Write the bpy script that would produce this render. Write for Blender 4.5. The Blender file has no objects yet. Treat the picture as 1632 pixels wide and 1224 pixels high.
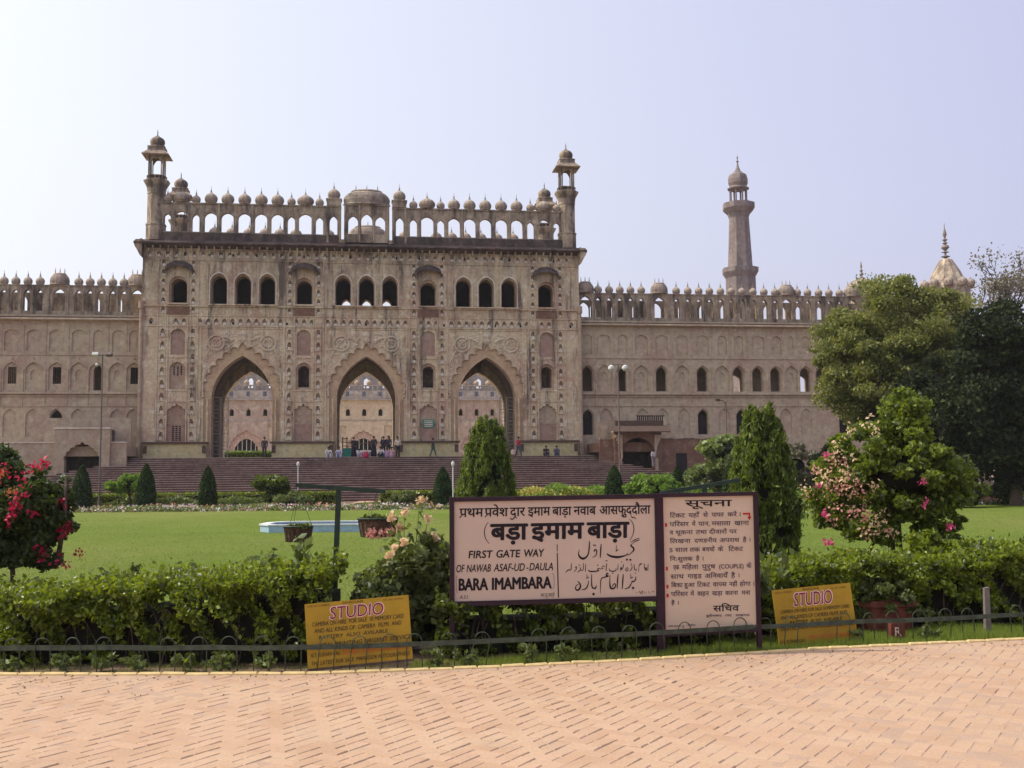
import bpy, bmesh, math, random
import numpy as np
from mathutils import Vector, Matrix
from mathutils.geometry import delaunay_2d_cdt
R = math.radians
sc = bpy.context.scene
col = sc.collection

# ------------------------------------------------------------------ camera, sky, sun, exposure
FPX = 1700.0
PITCH = math.atan(143 / FPX)
ROLL = R(0.5)
CAM = Vector((0, 0, 1.75))
cam_d = bpy.data.cameras.new('camera')
cam_d.sensor_width = 36
cam_d.lens = 36 * FPX / 1632
cam_d.clip_end = 4000
cam_d.clip_start = 0.1
cam = bpy.data.objects.new('camera', cam_d)
col.objects.link(cam)
_f = Vector((0, math.cos(PITCH), math.sin(PITCH)))
_r0 = Vector((1, 0, 0)); _u0 = _r0.cross(_f)
_r = _r0 * math.cos(ROLL) - _u0 * math.sin(ROLL)
_u = _u0 * math.cos(ROLL) + _r0 * math.sin(ROLL)
cam.matrix_world = Matrix((( _r.x, _u.x, -_f.x, 0), (_r.y, _u.y, -_f.y, 0), (_r.z, _u.z, -_f.z, CAM.z), (0, 0, 0, 1)))
sc.camera = cam

SUN_ELEV = R(50)
SUN_DIR = Vector((-0.99, 0.07, 0)).normalized()          # horizontal direction towards the sun
sun_vec = SUN_DIR * math.cos(SUN_ELEV) + Vector((0, 0, math.sin(SUN_ELEV)))
w = bpy.data.worlds.new('World'); sc.world = w; w.use_nodes = True
nt = w.node_tree; bg = nt.nodes['Background']
sky = nt.nodes.new('ShaderNodeTexSky'); sky.sky_type = 'NISHITA'
sky.sun_disc = False
sky.sun_elevation = SUN_ELEV
sky.sun_rotation = math.atan2(SUN_DIR.x, SUN_DIR.y)
sky.air_density = 1.3; sky.dust_density = 8.0; sky.ozone_density = 2.0; sky.altitude = 100
hz = nt.nodes.new('ShaderNodeMix'); hz.data_type = 'RGBA'; hz.inputs[0].default_value = 0.5
# pale haze over the whole sky, brightening evenly towards the side where the sun stands
tcs = nt.nodes.new('ShaderNodeTexCoord'); dp = nt.nodes.new('ShaderNodeVectorMath'); dp.operation = 'DOT_PRODUCT'
nt.links.new(tcs.outputs['Generated'], dp.inputs[0]); dp.inputs[1].default_value = SUN_DIR
mr = nt.nodes.new('ShaderNodeMapRange'); mr.inputs[1].default_value = -1; mr.inputs[2].default_value = 1; mr.interpolation_type = 'LINEAR'
nt.links.new(dp.outputs['Value'], mr.inputs[0])
hc = nt.nodes.new('ShaderNodeMix'); hc.data_type = 'RGBA'; hc.inputs[6].default_value = (4.0, 3.7, 7.2, 1); hc.inputs[7].default_value = (12.4, 12.7, 12.8, 1)
nt.links.new(mr.outputs[0], hc.inputs[0]); nt.links.new(hc.outputs[2], hz.inputs[7])
nt.links.new(sky.outputs[0], hz.inputs[6])
nt.links.new(hz.outputs[2], bg.inputs[0])
bg.inputs[1].default_value = 0.11
sl = bpy.data.lights.new('sun', 'SUN'); sl.energy = 2.6; sl.angle = R(0.6); sl.color = (1, 0.93, 0.80)
so = bpy.data.objects.new('sun', sl); col.objects.link(so)
so.rotation_euler = sun_vec.to_track_quat('Z', 'Y').to_euler()
sc.view_settings.view_transform = 'Standard'; sc.view_settings.look = 'None'
sc.view_settings.exposure = 0.36; sc.view_settings.gamma = 1.0
sc.view_settings.use_curve_mapping = False
sc.render.engine = 'CYCLES'
sc.cycles.max_bounces = 6; sc.cycles.diffuse_bounces = 3; sc.cycles.transmission_bounces = 3
sc.cycles.sample_clamp_indirect = 6

# ------------------------------------------------------------------ materials
def new_mat(name):
    m = bpy.data.materials.new(name); m.use_nodes = True
    n = m.node_tree.nodes; b = n['Principled BSDF']
    b.inputs['Specular IOR Level'].default_value = 0.25
    return m, m.node_tree, b
def _noise(t, scale, detail=6, rough=0.6, mapping=(1, 1, 1), loc=(0, 0, 0)):
    tc = t.nodes.new('ShaderNodeTexCoord'); mp = t.nodes.new('ShaderNodeMapping')
    mp.inputs['Scale'].default_value = mapping; mp.inputs['Location'].default_value = loc
    nz = t.nodes.new('ShaderNodeTexNoise'); nz.inputs['Scale'].default_value = scale
    nz.inputs['Detail'].default_value = detail; nz.inputs['Roughness'].default_value = rough
    t.links.new(tc.outputs['Object'], mp.inputs[0]); t.links.new(mp.outputs[0], nz.inputs['Vector'])
    return nz.outputs['Fac']
def _ramp(t, fac, lo, hi, vlo=0.0, vhi=1.0):
    r = t.nodes.new('ShaderNodeMapRange'); r.inputs[1].default_value = lo; r.inputs[2].default_value = hi
    r.inputs[3].default_value = vlo; r.inputs[4].default_value = vhi
    t.links.new(fac, r.inputs[0]); return r.outputs[0]
def _mix(t, fac, a, b, mode='MIX'):
    m = t.nodes.new('ShaderNodeMix'); m.data_type = 'RGBA'; m.blend_type = mode
    for s, v in ((6, a), (7, b)):
        if isinstance(v, (tuple, list)): m.inputs[s].default_value = (*v[:3], 1)
        else: t.links.new(v, m.inputs[s])
    if isinstance(fac, (int, float)): m.inputs[0].default_value = fac
    else: t.links.new(fac, m.inputs[0])
    return m.outputs[2]
def _mul(t, a, b):
    m = t.nodes.new('ShaderNodeMath'); m.operation = 'MULTIPLY'; m.use_clamp = True
    for s, v in ((0, a), (1, b)):
        if isinstance(v, (int, float)): m.inputs[s].default_value = v
        else: t.links.new(v, m.inputs[s])
    return m.outputs[0]
def _bump(t, b, fac, dist=0.02, strength=0.6):
    n = t.nodes.new('ShaderNodeBump'); n.inputs['Distance'].default_value = dist; n.inputs['Strength'].default_value = strength
    t.links.new(fac, n.inputs['Height']); t.links.new(n.outputs[0], b.inputs['Normal'])
def plain(name, c, rough=0.7, metal=0.0, var=0.25, scale=8.0, bump=0.0):
    m, t, b = new_mat(name)
    f = _ramp(t, _noise(t, scale), 0.3, 0.7)
    d = tuple(x * (1 - var) for x in c); e = tuple(min(1, x * (1 + var)) for x in c)
    t.links.new(_mix(t, f, d, e), b.inputs['Base Color'])
    b.inputs['Roughness'].default_value = rough; b.inputs['Metallic'].default_value = metal
    if bump: _bump(t, b, f, bump)
    return m
def weathered(name, base, pink, pale, stain, stain_lo=0.52, stain_hi=0.75, top=None, fine=5.0, streak=0.12, bump=0.03):
    """old lime plaster: patches of pink brick dust, pale wash, dark run-off streaks, more of them up high"""
    m, t, b = new_mat(name)
    c = _mix(t, _ramp(t, _noise(t, 0.35, 8, 0.65), 0.42, 0.62), base, pink)
    c = _mix(t, _mul(t, _ramp(t, _noise(t, 1.3, 8, 0.7, loc=(7, 3, 5)), 0.50, 0.66), 0.75), c, pale)
    c = _mix(t, _mul(t, _ramp(t, _noise(t, fine, 6, 0.75), 0.47, 0.66), 0.60), c, tuple(x * 0.50 for x in base))
    c = _mix(t, _mul(t, _ramp(t, _noise(t, fine * .55, 8, 0.8, loc=(4, 8, 2)), 0.55, 0.70), 0.55), c, tuple(min(.8, x * 1.25) for x in pale))
    s = _ramp(t, _noise(t, 1.1, 8, 0.7, mapping=(1.0, 1.0, streak), loc=(2, 9, 1)), stain_lo, stain_hi)
    if top:
        tc = t.nodes.new('ShaderNodeTexCoord'); sp = t.nodes.new('ShaderNodeSeparateXYZ')
        t.links.new(tc.outputs['Object'], sp.inputs[0])
        add = t.nodes.new('ShaderNodeMath'); add.operation = 'ADD'; add.use_clamp = True
        t.links.new(s, add.inputs[0])
        g = _ramp(t, sp.outputs[2], top[0], top[1], 0.0, 1.0)
        g2 = _mul(t, g, _ramp(t, _noise(t, 0.9, 8, 0.75, mapping=(1, 1, 0.35), loc=(5, 5, 5)), 0.40, 0.60))
        t.links.new(g2, add.inputs[1]); s = add.outputs[0]
    c = _mix(t, _mul(t, s, 0.85), c, stain)
    t.links.new(c, b.inputs['Base Color'])
    b.inputs['Roughness'].default_value = 0.92; b.inputs['Specular IOR Level'].default_value = 0.1
    _bump(t, b, _noise(t, fine * 1.2, 8, 0.8), bump, 0.7)
    return m
def leafmat(name, dark, light, trans=0.35, rough=0.5, tcol=None, patch=2.0, skew=1.0, spec=0.35):
    m, t, b = new_mat(name)
    g = t.nodes.new('ShaderNodeNewGeometry')
    f = t.nodes.new('ShaderNodeMath'); f.operation = 'MULTIPLY_ADD'; f.use_clamp = True
    pw = t.nodes.new('ShaderNodeMath'); pw.operation = 'POWER'; pw.inputs[1].default_value = skew
    t.links.new(g.outputs['Random Per Island'], pw.inputs[0]); t.links.new(pw.outputs[0], f.inputs[0]); f.inputs[1].default_value = 0.85
    t.links.new(_ramp(t, _noise(t, patch, 3), 0.3, 0.7, -0.18, 0.30), f.inputs[2])
    c = _mix(t, f.outputs[0], dark, light)
    t.links.new(c, b.inputs['Base Color']); b.inputs['Roughness'].default_value = rough
    b.inputs['Specular IOR Level'].default_value = spec
    tr = t.nodes.new('ShaderNodeBsdfTranslucent'); mx = t.nodes.new('ShaderNodeMixShader'); mx.inputs[0].default_value = trans
    tint = tcol or tuple(min(1, x * 1.9) for x in (light[0], light[1], light[2] * 0.4))
    t.links.new(_mix(t, 0.5, c, tint), tr.inputs[0])
    out = t.nodes['Material Output']
    t.links.new(b.outputs[0], mx.inputs[1]); t.links.new(tr.outputs[0], mx.inputs[2]); t.links.new(mx.outputs[0], out.inputs[0])
    return m
M = {}
M['gate'] = weathered('old plaster of the gate', (0.62, 0.51, 0.335), (0.53, 0.36, 0.255), (0.82, 0.73, 0.54), (0.075, 0.055, 0.055), 0.52, 0.65, top=(14.5, 21.5), fine=4.0, bump=0.05)
M['relief'] = weathered('carved stucco', (0.62, 0.52, 0.37), (0.50, 0.36, 0.26), (0.76, 0.66, 0.50), (0.12, 0.09, 0.075), 0.52, 0.8, top=(14.0, 24), fine=5.0)
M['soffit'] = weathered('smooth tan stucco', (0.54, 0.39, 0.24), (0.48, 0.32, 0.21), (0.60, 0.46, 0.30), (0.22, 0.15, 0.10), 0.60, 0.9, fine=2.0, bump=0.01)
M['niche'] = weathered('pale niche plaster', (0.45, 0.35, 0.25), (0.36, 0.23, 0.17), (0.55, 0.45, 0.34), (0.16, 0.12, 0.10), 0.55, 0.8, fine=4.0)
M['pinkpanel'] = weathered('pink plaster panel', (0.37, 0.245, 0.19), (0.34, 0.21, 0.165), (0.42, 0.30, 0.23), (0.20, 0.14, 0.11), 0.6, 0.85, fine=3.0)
M['black_ledge'] = weathered('soot-black ledge', (0.10, 0.078, 0.07), (0.13, 0.085, 0.075), (0.20, 0.16, 0.14), (0.035, 0.028, 0.03), 0.45, 0.65, fine=4.0, streak=0.3)
M['parapet'] = weathered('blackened parapet', (0.42, 0.34, 0.245), (0.36, 0.265, 0.20), (0.60, 0.51, 0.375), (0.05, 0.042, 0.043), 0.44, 0.62, fine=4.0, streak=0.3)
M['dome'] = weathered('weathered lime dome', (0.42, 0.35, 0.275), (0.36, 0.27, 0.22), (0.56, 0.48, 0.385), (0.055, 0.047, 0.046), 0.44, 0.66, fine=5.0, streak=0.4)
M['wing'] = weathered('wing plaster', (0.485, 0.395, 0.275), (0.43, 0.30, 0.225), (0.59, 0.49, 0.35), (0.12, 0.09, 0.08), 0.58, 0.85, top=(13.5, 19), fine=2.5, bump=0.015)
M['brickred'] = weathered('bare red brickwork', (0.22, 0.125, 0.085), (0.17, 0.09, 0.07), (0.32, 0.22, 0.155), (0.10, 0.06, 0.05), 0.55, 0.8, fine=7.0)
M['wallpale'] = weathered('pale garden wall', (0.44, 0.35, 0.25), (0.38, 0.28, 0.20), (0.52, 0.44, 0.33), (0.15, 0.11, 0.085), 0.54, 0.8, fine=3.0)
M['plinth'] = weathered('yellow limewashed plinth', (0.56, 0.48, 0.25), (0.50, 0.42, 0.24), (0.60, 0.54, 0.32), (0.25, 0.19, 0.12), 0.6, 0.9, fine=3.0, bump=0.01)
M['darkcap'] = plain('dark stone cap', (0.10, 0.065, 0.05), 0.9, var=0.4)
M['nosing_light'] = weathered('step edges painted sunlit', (0.46, 0.34, 0.28), (0.33, 0.22, 0.185), (0.58, 0.47, 0.40), (0.12, 0.08, 0.07), 0.52, 0.75, fine=6.0, streak=1.0)
M['shade_plaster'] = weathered('plaster with painted shade', (0.10, 0.075, 0.065), (0.08, 0.055, 0.05), (0.17, 0.13, 0.105), (0.03, 0.022, 0.022), 0.5, 0.75, fine=2.0)  # near-black colour paints the shade inside vaults and entrances
M['step'] = weathered('worn brick steps', (0.135, 0.085, 0.070), (0.105, 0.060, 0.053), (0.22, 0.155, 0.125), (0.07, 0.045, 0.04), 0.52, 0.75, fine=6.0, streak=1.0)
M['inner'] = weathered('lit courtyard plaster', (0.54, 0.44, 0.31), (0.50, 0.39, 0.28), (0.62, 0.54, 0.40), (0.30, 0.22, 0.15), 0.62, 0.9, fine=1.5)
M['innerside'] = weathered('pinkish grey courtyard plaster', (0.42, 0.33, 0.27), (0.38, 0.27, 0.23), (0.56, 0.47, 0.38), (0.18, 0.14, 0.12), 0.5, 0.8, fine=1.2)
M['innerpink'] = plain('pink stucco frieze', (0.42, 0.29, 0.23), 0.9, var=0.3, scale=3)
M['innergrey'] = weathered('grey courtyard parapet', (0.40, 0.35, 0.30), (0.34, 0.28, 0.24), (0.52, 0.47, 0.42), (0.16, 0.13, 0.12), 0.5, 0.8, fine=2)
M['dark'] = plain('dark timber and painted shade', (0.02, 0.017, 0.018), 0.8)  # for dark bars and rails, and as painted shade in openings
M['iron'] = plain('dark iron', (0.03, 0.028, 0.03), 0.5, 0.5)
M['lattice'] = plain('dusty iron lattice', (0.36, 0.31, 0.25), 0.7, 0.2)
M['minaret'] = weathered('minaret plaster', (0.26, 0.22, 0.205), (0.25, 0.185, 0.165), (0.34, 0.29, 0.26), (0.09, 0.08, 0.085), 0.45, 0.70, fine=1.2, bump=0.02)
M['gilt'] = plain('dull gilt finial', (0.24, 0.20, 0.16), 0.7, 0.2)
M['green_metal'] = plain('dark green paint', (0.022, 0.040, 0.026), 0.45, var=0.4, scale=20)
M['fence'] = plain('green fence paint', (0.055, 0.070, 0.048), 0.55, var=0.5, scale=14)
M['maroon'] = plain('dark maroon paint', (0.030, 0.012, 0.020), 0.45, var=0.3)
M['ink'] = plain('black sign paint', (0.012, 0.008, 0.012), 0.6, var=0.1)
M['ink2'] = plain('faded violet sign paint', (0.085, 0.05, 0.075), 0.7, var=0.5, scale=60)
M['signred'] = plain('red sign paint', (0.45, 0.02, 0.02), 0.6)
M['magenta'] = plain('crimson sign paint', (0.22, 0.015, 0.045), 0.6)
M['orange'] = plain('orange sign paint', (0.55, 0.12, 0.03), 0.7)
M['outline'] = plain('pale outline paint', (0.75, 0.55, 0.45), 0.7)
M['faded'] = plain('faded brown lettering', (0.06, 0.035, 0.02), 0.8, var=0.5, scale=50)
def board_mat(name, c, c2):
    m, t, b = new_mat(name)
    k = _mix(t, _ramp(t, _noise(t, 3.0, 8, 0.7), 0.35, 0.7), c, c2)
    k = _mix(t, _mul(t, _ramp(t, _noise(t, 22, 8, 0.8), 0.60, 0.75), 0.35), k, tuple(x * 0.5 for x in c))
    t.links.new(k, b.inputs['Base Color']); b.inputs['Roughness'].default_value = 0.5
    return m
M['board'] = board_mat('aged white sign board', (0.55, 0.41, 0.33), (0.59, 0.45, 0.34))
M['board2'] = board_mat('aged cream sign board', (0.58, 0.43, 0.31), (0.62, 0.48, 0.35))
M['yellow'] = board_mat('yellow painted board', (0.42, 0.26, 0.018), (0.30, 0.175, 0.014))
M['pool'] = plain('pale blue pool paint', (0.30, 0.43, 0.52), 0.6, var=0.15)
M['poolrim'] = plain('white pool rim', (0.58, 0.60, 0.60), 0.7, var=0.1)
M['wicker'] = plain('brown coir', (0.09, 0.055, 0.035), 0.9, var=0.6, scale=25, bump=0.01)
M['pot'] = plain('red terracotta', (0.15, 0.045, 0.03), 0.8, var=0.4, scale=10)
M['stone'] = plain('grey stone post', (0.16, 0.14, 0.125), 0.9, var=0.3, scale=20)
M['white'] = plain('white paint', (0.60, 0.59, 0.56), 0.6, var=0.1)
M['pole'] = plain('rusty grey pole', (0.17, 0.14, 0.125), 0.6, 0.3)
M['trunk'] = plain('bark', (0.10, 0.075, 0.055), 0.95, var=0.5, scale=12, bump=0.02)
M['soil'] = plain('dry soil', (0.17, 0.115, 0.075), 0.95, var=0.4, scale=9, bump=0.02)
M['sign_green'] = plain('green enamel sign', (0.03, 0.22, 0.16), 0.6)
M['thatch'] = plain('straw heap', (0.50, 0.36, 0.22), 0.95, var=0.4, scale=6, bump=0.03)
# foliage
M['hedge'] = leafmat('hedge leaves', (0.016, 0.030, 0.005), (0.28, 0.35, 0.032), 0.33, rough=0.36, patch=4, skew=1.9)
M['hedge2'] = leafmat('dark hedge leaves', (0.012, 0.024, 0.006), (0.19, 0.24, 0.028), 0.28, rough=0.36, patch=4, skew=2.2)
M['water'] = plain('dull pool water', (0.10, 0.16, 0.17), 0.08, var=0.2, scale=2)
M['core'] = plain('painted foliage shade', (0.012, 0.013, 0.008), 0.95, var=0.5)  # near-black solid painted as the shade deep inside foliage
M['rose'] = leafmat('rose leaves', (0.035, 0.055, 0.015), (0.17, 0.20, 0.06), 0.30)
M['boug'] = leafmat('bougainvillea leaves', (0.020, 0.036, 0.008), (0.27, 0.34, 0.045), 0.33, rough=0.4, patch=5, skew=1.9)
M['boug_dark'] = leafmat('dark bougainvillea leaves', (0.018, 0.032, 0.012), (0.09, 0.13, 0.03), 0.25)
M['conifer'] = leafmat('conifer sprays', (0.016, 0.030, 0.008), (0.22, 0.28, 0.045), 0.30, patch=5, skew=1.8)
M['topiary'] = leafmat('clipped cypress', (0.012, 0.030, 0.012), (0.060, 0.100, 0.03), 0.15, skew=1.5, spec=0.1)
M['bright'] = leafmat('bright shrub leaves', (0.06, 0.11, 0.02), (0.21, 0.32, 0.05), 0.35)
M['plumeria'] = leafmat('pale broad leaves', (0.10, 0.15, 0.05), (0.30, 0.36, 0.15), 0.35)
M['bigtree'] = leafmat('feathery tree leaves', (0.055, 0.075, 0.020), (0.29, 0.30, 0.085), 0.33, patch=0.6, skew=1.3)
M['darktree'] = leafmat('glossy dark tree leaves', (0.010, 0.018, 0.010), (0.060, 0.075, 0.030), 0.12, rough=0.7, patch=0.5, skew=2.2, spec=0.08)
M['grey'] = leafmat('dry grey twiggy leaves', (0.10, 0.09, 0.07), (0.24, 0.22, 0.16), 0.2)
M['lawngrass'] = leafmat('lawn blades', (0.15, 0.20, 0.028), (0.215, 0.285, 0.045), 0.35, patch=0.7)
M['weed'] = leafmat('weed leaves', (0.05, 0.085, 0.02), (0.20, 0.24, 0.08), 0.3)
M['f_red'] = leafmat('crimson blossom', (0.36, 0.008, 0.035), (0.62, 0.03, 0.10), 0.4, tcol=(0.8, 0.03, 0.1))
M['f_pink'] = leafmat('pink blossom', (0.62, 0.22, 0.22), (0.82, 0.46, 0.36), 0.4, tcol=(0.9, 0.5, 0.4))
M['f_cream'] = leafmat('cream blossom', (0.72, 0.46, 0.28), (0.85, 0.68, 0.42), 0.4, tcol=(0.9, 0.7, 0.4))
M['f_magenta'] = leafmat('magenta blossom', (0.55, 0.05, 0.20), (0.75, 0.15, 0.30), 0.4, tcol=(0.8, 0.1, 0.3))
M['f_white'] = leafmat('white bedding flowers', (0.55, 0.48, 0.48), (0.80, 0.74, 0.72), 0.3, tcol=(0.8, 0.7, 0.7))
M['f_orange'] = leafmat('orange bedding flowers', (0.50, 0.13, 0.05), (0.65, 0.25, 0.08), 0.3, tcol=(0.7, 0.3, 0.1))
M['f_yellow'] = leafmat('yellow bedding flowers', (0.38, 0.34, 0.06), (0.55, 0.48, 0.10), 0.3, tcol=(0.6, 0.5, 0.1))

# lawn ground with mown, slightly patchy turf
m, t, b = new_mat('lawn turf')
c = _mix(t, _ramp(t, _noise(t, 0.25, 6, 0.6), 0.35, 0.65), (0.135, 0.200, 0.026), (0.182, 0.250, 0.036))
c = _mix(t, _ramp(t, _noise(t, 6, 6, 0.7), 0.45, 0.7, 0, 0.55), c, (0.22, 0.25, 0.06))
c = _mix(t, _ramp(t, _noise(t, .09, 5, 0.6, mapping=(1, .5, 1), loc=(3, 1, 0)), 0.45, 0.60, 0, 0.7), c, (0.26, 0.26, 0.075))
c = _mix(t, _ramp(t, _noise(t, .5, 8, 0.75, loc=(8, 1, 0)), 0.58, 0.70, 0, 0.45), c, (0.10, 0.145, 0.022))
c = _mix(t, _ramp(t, _noise(t, 55, 3, 0.7), 0.35, 0.7, 0, 0.8), c, (0.085, 0.125, 0.016))
t.links.new(c, b.inputs['Base Color']); b.inputs['Roughness'].default_value = 0.9; b.inputs['Specular IOR Level'].default_value = 0.1
_bump(t, b, _noise(t, 40, 4, 0.8), 0.05, 0.8)
M['lawn'] = m
# sandy joints between the bricks, and the bricks themselves
m, t, b = new_mat('sandy joint filling')
c = _mix(t, _ramp(t, _noise(t, 2.0, 8, 0.7), 0.35, 0.7), (0.45, 0.315, 0.225), (0.40, 0.27, 0.19))
t.links.new(c, b.inputs['Base Color']); b.inputs['Roughness'].default_value = 0.95; _bump(t, b, _noise(t, 60, 6, 0.8), 0.006, 0.8)
M['sand'] = m
m, t, b = new_mat('dusty paving brick')
oi = t.nodes.new('ShaderNodeObjectInfo')
gi = t.nodes.new('ShaderNodeNewGeometry')
add = t.nodes.new('ShaderNodeMath'); add.operation = 'ADD'
t.links.new(oi.outputs['Random'], add.inputs[0]); t.links.new(gi.outputs['Random Per Island'], add.inputs[1])
fr = t.nodes.new('ShaderNodeMath'); fr.operation = 'FRACT'; t.links.new(add.outputs[0], fr.inputs[0])
c = _mix(t, fr.outputs[0], (0.425, 0.275, 0.175), (0.49, 0.33, 0.22))
tc = t.nodes.new('ShaderNodeNewGeometry')
nz = t.nodes.new('ShaderNodeTexNoise'); nz.inputs['Scale'].default_value = 1.3; nz.inputs['Detail'].default_value = 8
t.links.new(tc.outputs['Position'], nz.inputs['Vector'])
c = _mix(t, _ramp(t, nz.outputs[0], 0.42, 0.62, 0, 0.85), c, (0.49, 0.345, 0.23))
nz3 = t.nodes.new('ShaderNodeTexNoise'); nz3.inputs['Scale'].default_value = 0.55; nz3.inputs['Detail'].default_value = 10; nz3.inputs['Roughness'].default_value = 0.75
t.links.new(tc.outputs['Position'], nz3.inputs['Vector'])
c = _mix(t, _ramp(t, nz3.outputs[0], 0.53, 0.68, 0, 0.45), c, (0.33, 0.225, 0.155))
nz2 = t.nodes.new('ShaderNodeTexNoise'); nz2.inputs['Scale'].default_value = 45; nz2.inputs['Detail'].default_value = 6
t.links.new(tc.outputs['Position'], nz2.inputs['Vector'])
c = _mix(t, _ramp(t, nz2.outputs[0], 0.5, 0.75, 0, 0.35), c, (0.27, 0.17, 0.12))
t.links.new(c, b.inputs['Base Color']); b.inputs['Roughness'].default_value = 0.9; b.inputs['Specular IOR Level'].default_value = 0.15
_bump(t, b, nz2.outputs[0], 0.004, 0.6)
M['brick'] = m
M['kerb'] = plain('yellow kerb paint', (0.62, 0.47, 0.22), 0.85, var=0.25, scale=6)
M['pathpink'] = plain('pink brick path', (0.46, 0.28, 0.21), 0.9, var=0.2, scale=3)
M['bluedoor'] = plain('slate blue door paint', (0.10, 0.12, 0.17), 0.7, var=0.25, scale=2)
M['dryleaf'] = leafmat('dry leaves', (0.10, 0.055, 0.03), (0.26, 0.17, 0.09), 0.1)
M['palesill'] = weathered('pale lime trim and sill light', (0.68, 0.60, 0.48), (0.60, 0.48, 0.38), (0.80, 0.73, 0.60), (0.20, 0.15, 0.13), 0.55, 0.75, fine=4.0)  # pale trim; on the niche sills it paints the light they catch
# ------------------------------------------------------------------ helpers
class MB:
    """collects faces, then links them as ONE mesh object"""
    def __init__(s): s.v = []; s.f = []
    def add(s, vs, fs):
        o = len(s.v); s.v.extend([tuple(p) for p in vs]); s.f.extend([tuple(i + o for i in q) for q in fs]); return s
    def box(s, x0, x1, y0, y1, z0, z1):
        if x0 > x1: x0, x1 = x1, x0
        if y0 > y1: y0, y1 = y1, y0
        vs = [(x0, y0, z0), (x1, y0, z0), (x1, y1, z0), (x0, y1, z0), (x0, y0, z1), (x1, y0, z1), (x1, y1, z1), (x0, y1, z1)]
        return s.add(vs, [(0, 3, 2, 1), (4, 5, 6, 7), (0, 1, 5, 4), (1, 2, 6, 5), (2, 3, 7, 6), (3, 0, 4, 7)])
    def extr(s, prof, x0, x1):
        """profile in (y,z), counter-clockwise seen from +x, run along x"""
        n = len(prof)
        vs = [(x0, y, z) for y, z in prof] + [(x1, y, z) for y, z in prof]
        fs = [tuple(range(n - 1, -1, -1)), tuple(range(n, 2 * n))]
        fs += [(i, (i + 1) % n, (i + 1) % n + n, i + n) for i in range(n)]
        return s.add(vs, fs)
    def lathe(s, prof, cx=0, cy=0, cz=0, n=16, sx=1, sy=1, flute=0.0, rot=0.0):
        vs = []; fs = []
        for r, z in prof:
            for k in range(n):
                a = rot + 2 * math.pi * k / n
                q = r * (1 + (flute if k % 2 else 0))
                vs.append((cx + q * math.cos(a) * sx, cy + q * math.sin(a) * sy, cz + z))
        for i in range(len(prof) - 1):
            for k in range(n):
                k2 = (k + 1) % n
                fs.append((i * n + k, i * n + k2, (i + 1) * n + k2, (i + 1) * n + k))
        fs.append(tuple(range(n - 1, -1, -1))); o = (len(prof) - 1) * n
        fs.append(tuple(range(o, o + n)))
        return s.add(vs, fs)
    def tube(s, pts, r, n=6, r2=None):
        pts = [Vector(p) for p in pts]; m = len(pts)
        rs = [r + ((r2 if r2 is not None else r) - r) * i / max(1, m - 1) for i in range(m)]
        vs = []; fs = []
        ref = Vector((0.13, 0.21, 1)).normalized()
        for i, p in enumerate(pts):
            d = (pts[min(i + 1, m - 1)] - pts[max(i - 1, 0)]).normalized()
            a = d.cross(ref)
            if a.length < 1e-3: a = d.cross(Vector((1, 0, 0)))
            a.normalize(); b = d.cross(a).normalized()
            for k in range(n):
                t_ = 2 * math.pi * k / n
                vs.append(p + a * (math.cos(t_) * rs[i]) + b * (math.sin(t_) * rs[i]))
        for i in range(m - 1):
            for k in range(n):
                k2 = (k + 1) % n
                fs.append((i * n + k, (i + 1) * n + k, (i + 1) * n + k2, i * n + k2))
        fs.append(tuple(range(n))); fs.append(tuple(range(m * n - 1, (m - 1) * n - 1, -1)))
        return s.add(vs, fs)
    def panel(s, outer, holes, y0, y1):
        """wall with holes: outlines in (x,z), thickness from y0 (front) to y1"""
        loops = [outer] + holes
        cv = []; faces_in = []
        for lp in loops:
            o = len(cv); cv.extend([Vector(p) for p in lp]); faces_in.append([o + i for i in range(len(lp))])
        edges = []
        for q in faces_in: edges += [(q[i], q[(i + 1) % len(q)]) for i in range(len(q))]
        res = delaunay_2d_cdt(cv, edges, [], 0, 1e-5)
        V = res[0]; F = [tuple(f) for f in res[2]]
        P = np.array([(v.x, v.y) for v in V]); T = np.array(F)
        C = P[T].mean(axis=1)
        keep = _inside(C, outer)
        for h in holes:
            hb = np.array(h); sel = keep & (C[:, 0] > hb[:, 0].min()) & (C[:, 0] < hb[:, 0].max()) & (C[:, 1] > hb[:, 1].min()) & (C[:, 1] < hb[:, 1].max())
            ix = np.nonzero(sel)[0]
            if len(ix):
                ins = _inside(C[ix], h); keep[ix[ins]] = False
        T = T[keep]; n = len(P)
        a = P[T[:, 0]]; b_ = P[T[:, 1]]; c_ = P[T[:, 2]]
        area = (b_[:, 0] - a[:, 0]) * (c_[:, 1] - a[:, 1]) - (b_[:, 1] - a[:, 1]) * (c_[:, 0] - a[:, 0])
        T[area < 0] = T[area < 0][:, ::-1]
        vs = [(x, y0, z) for x, z in P] + [(x, y1, z) for x, z in P]
        fs = [tuple(int(i) for i in f) for f in T] + [tuple(int(i) + n for i in f[::-1]) for f in T]
        s.add(vs, fs)
        for li, lp in enumerate(loops):
            m_ = len(lp)
            ar = sum(lp[i][0] * lp[(i + 1) % m_][1] - lp[(i + 1) % m_][0] * lp[i][1] for i in range(m_))
            ccw = ar > 0
            if li > 0: ccw = not ccw
            vv = [(x, y0, z) for x, z in lp] + [(x, y1, z) for x, z in lp]
            ff = []
            for i in range(m_):
                j = (i + 1) % m_
                ff.append((i, i + m_, j + m_, j) if ccw else (i, j, j + m_, i + m_))
            s.add(vv, ff)
        return s
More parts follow.
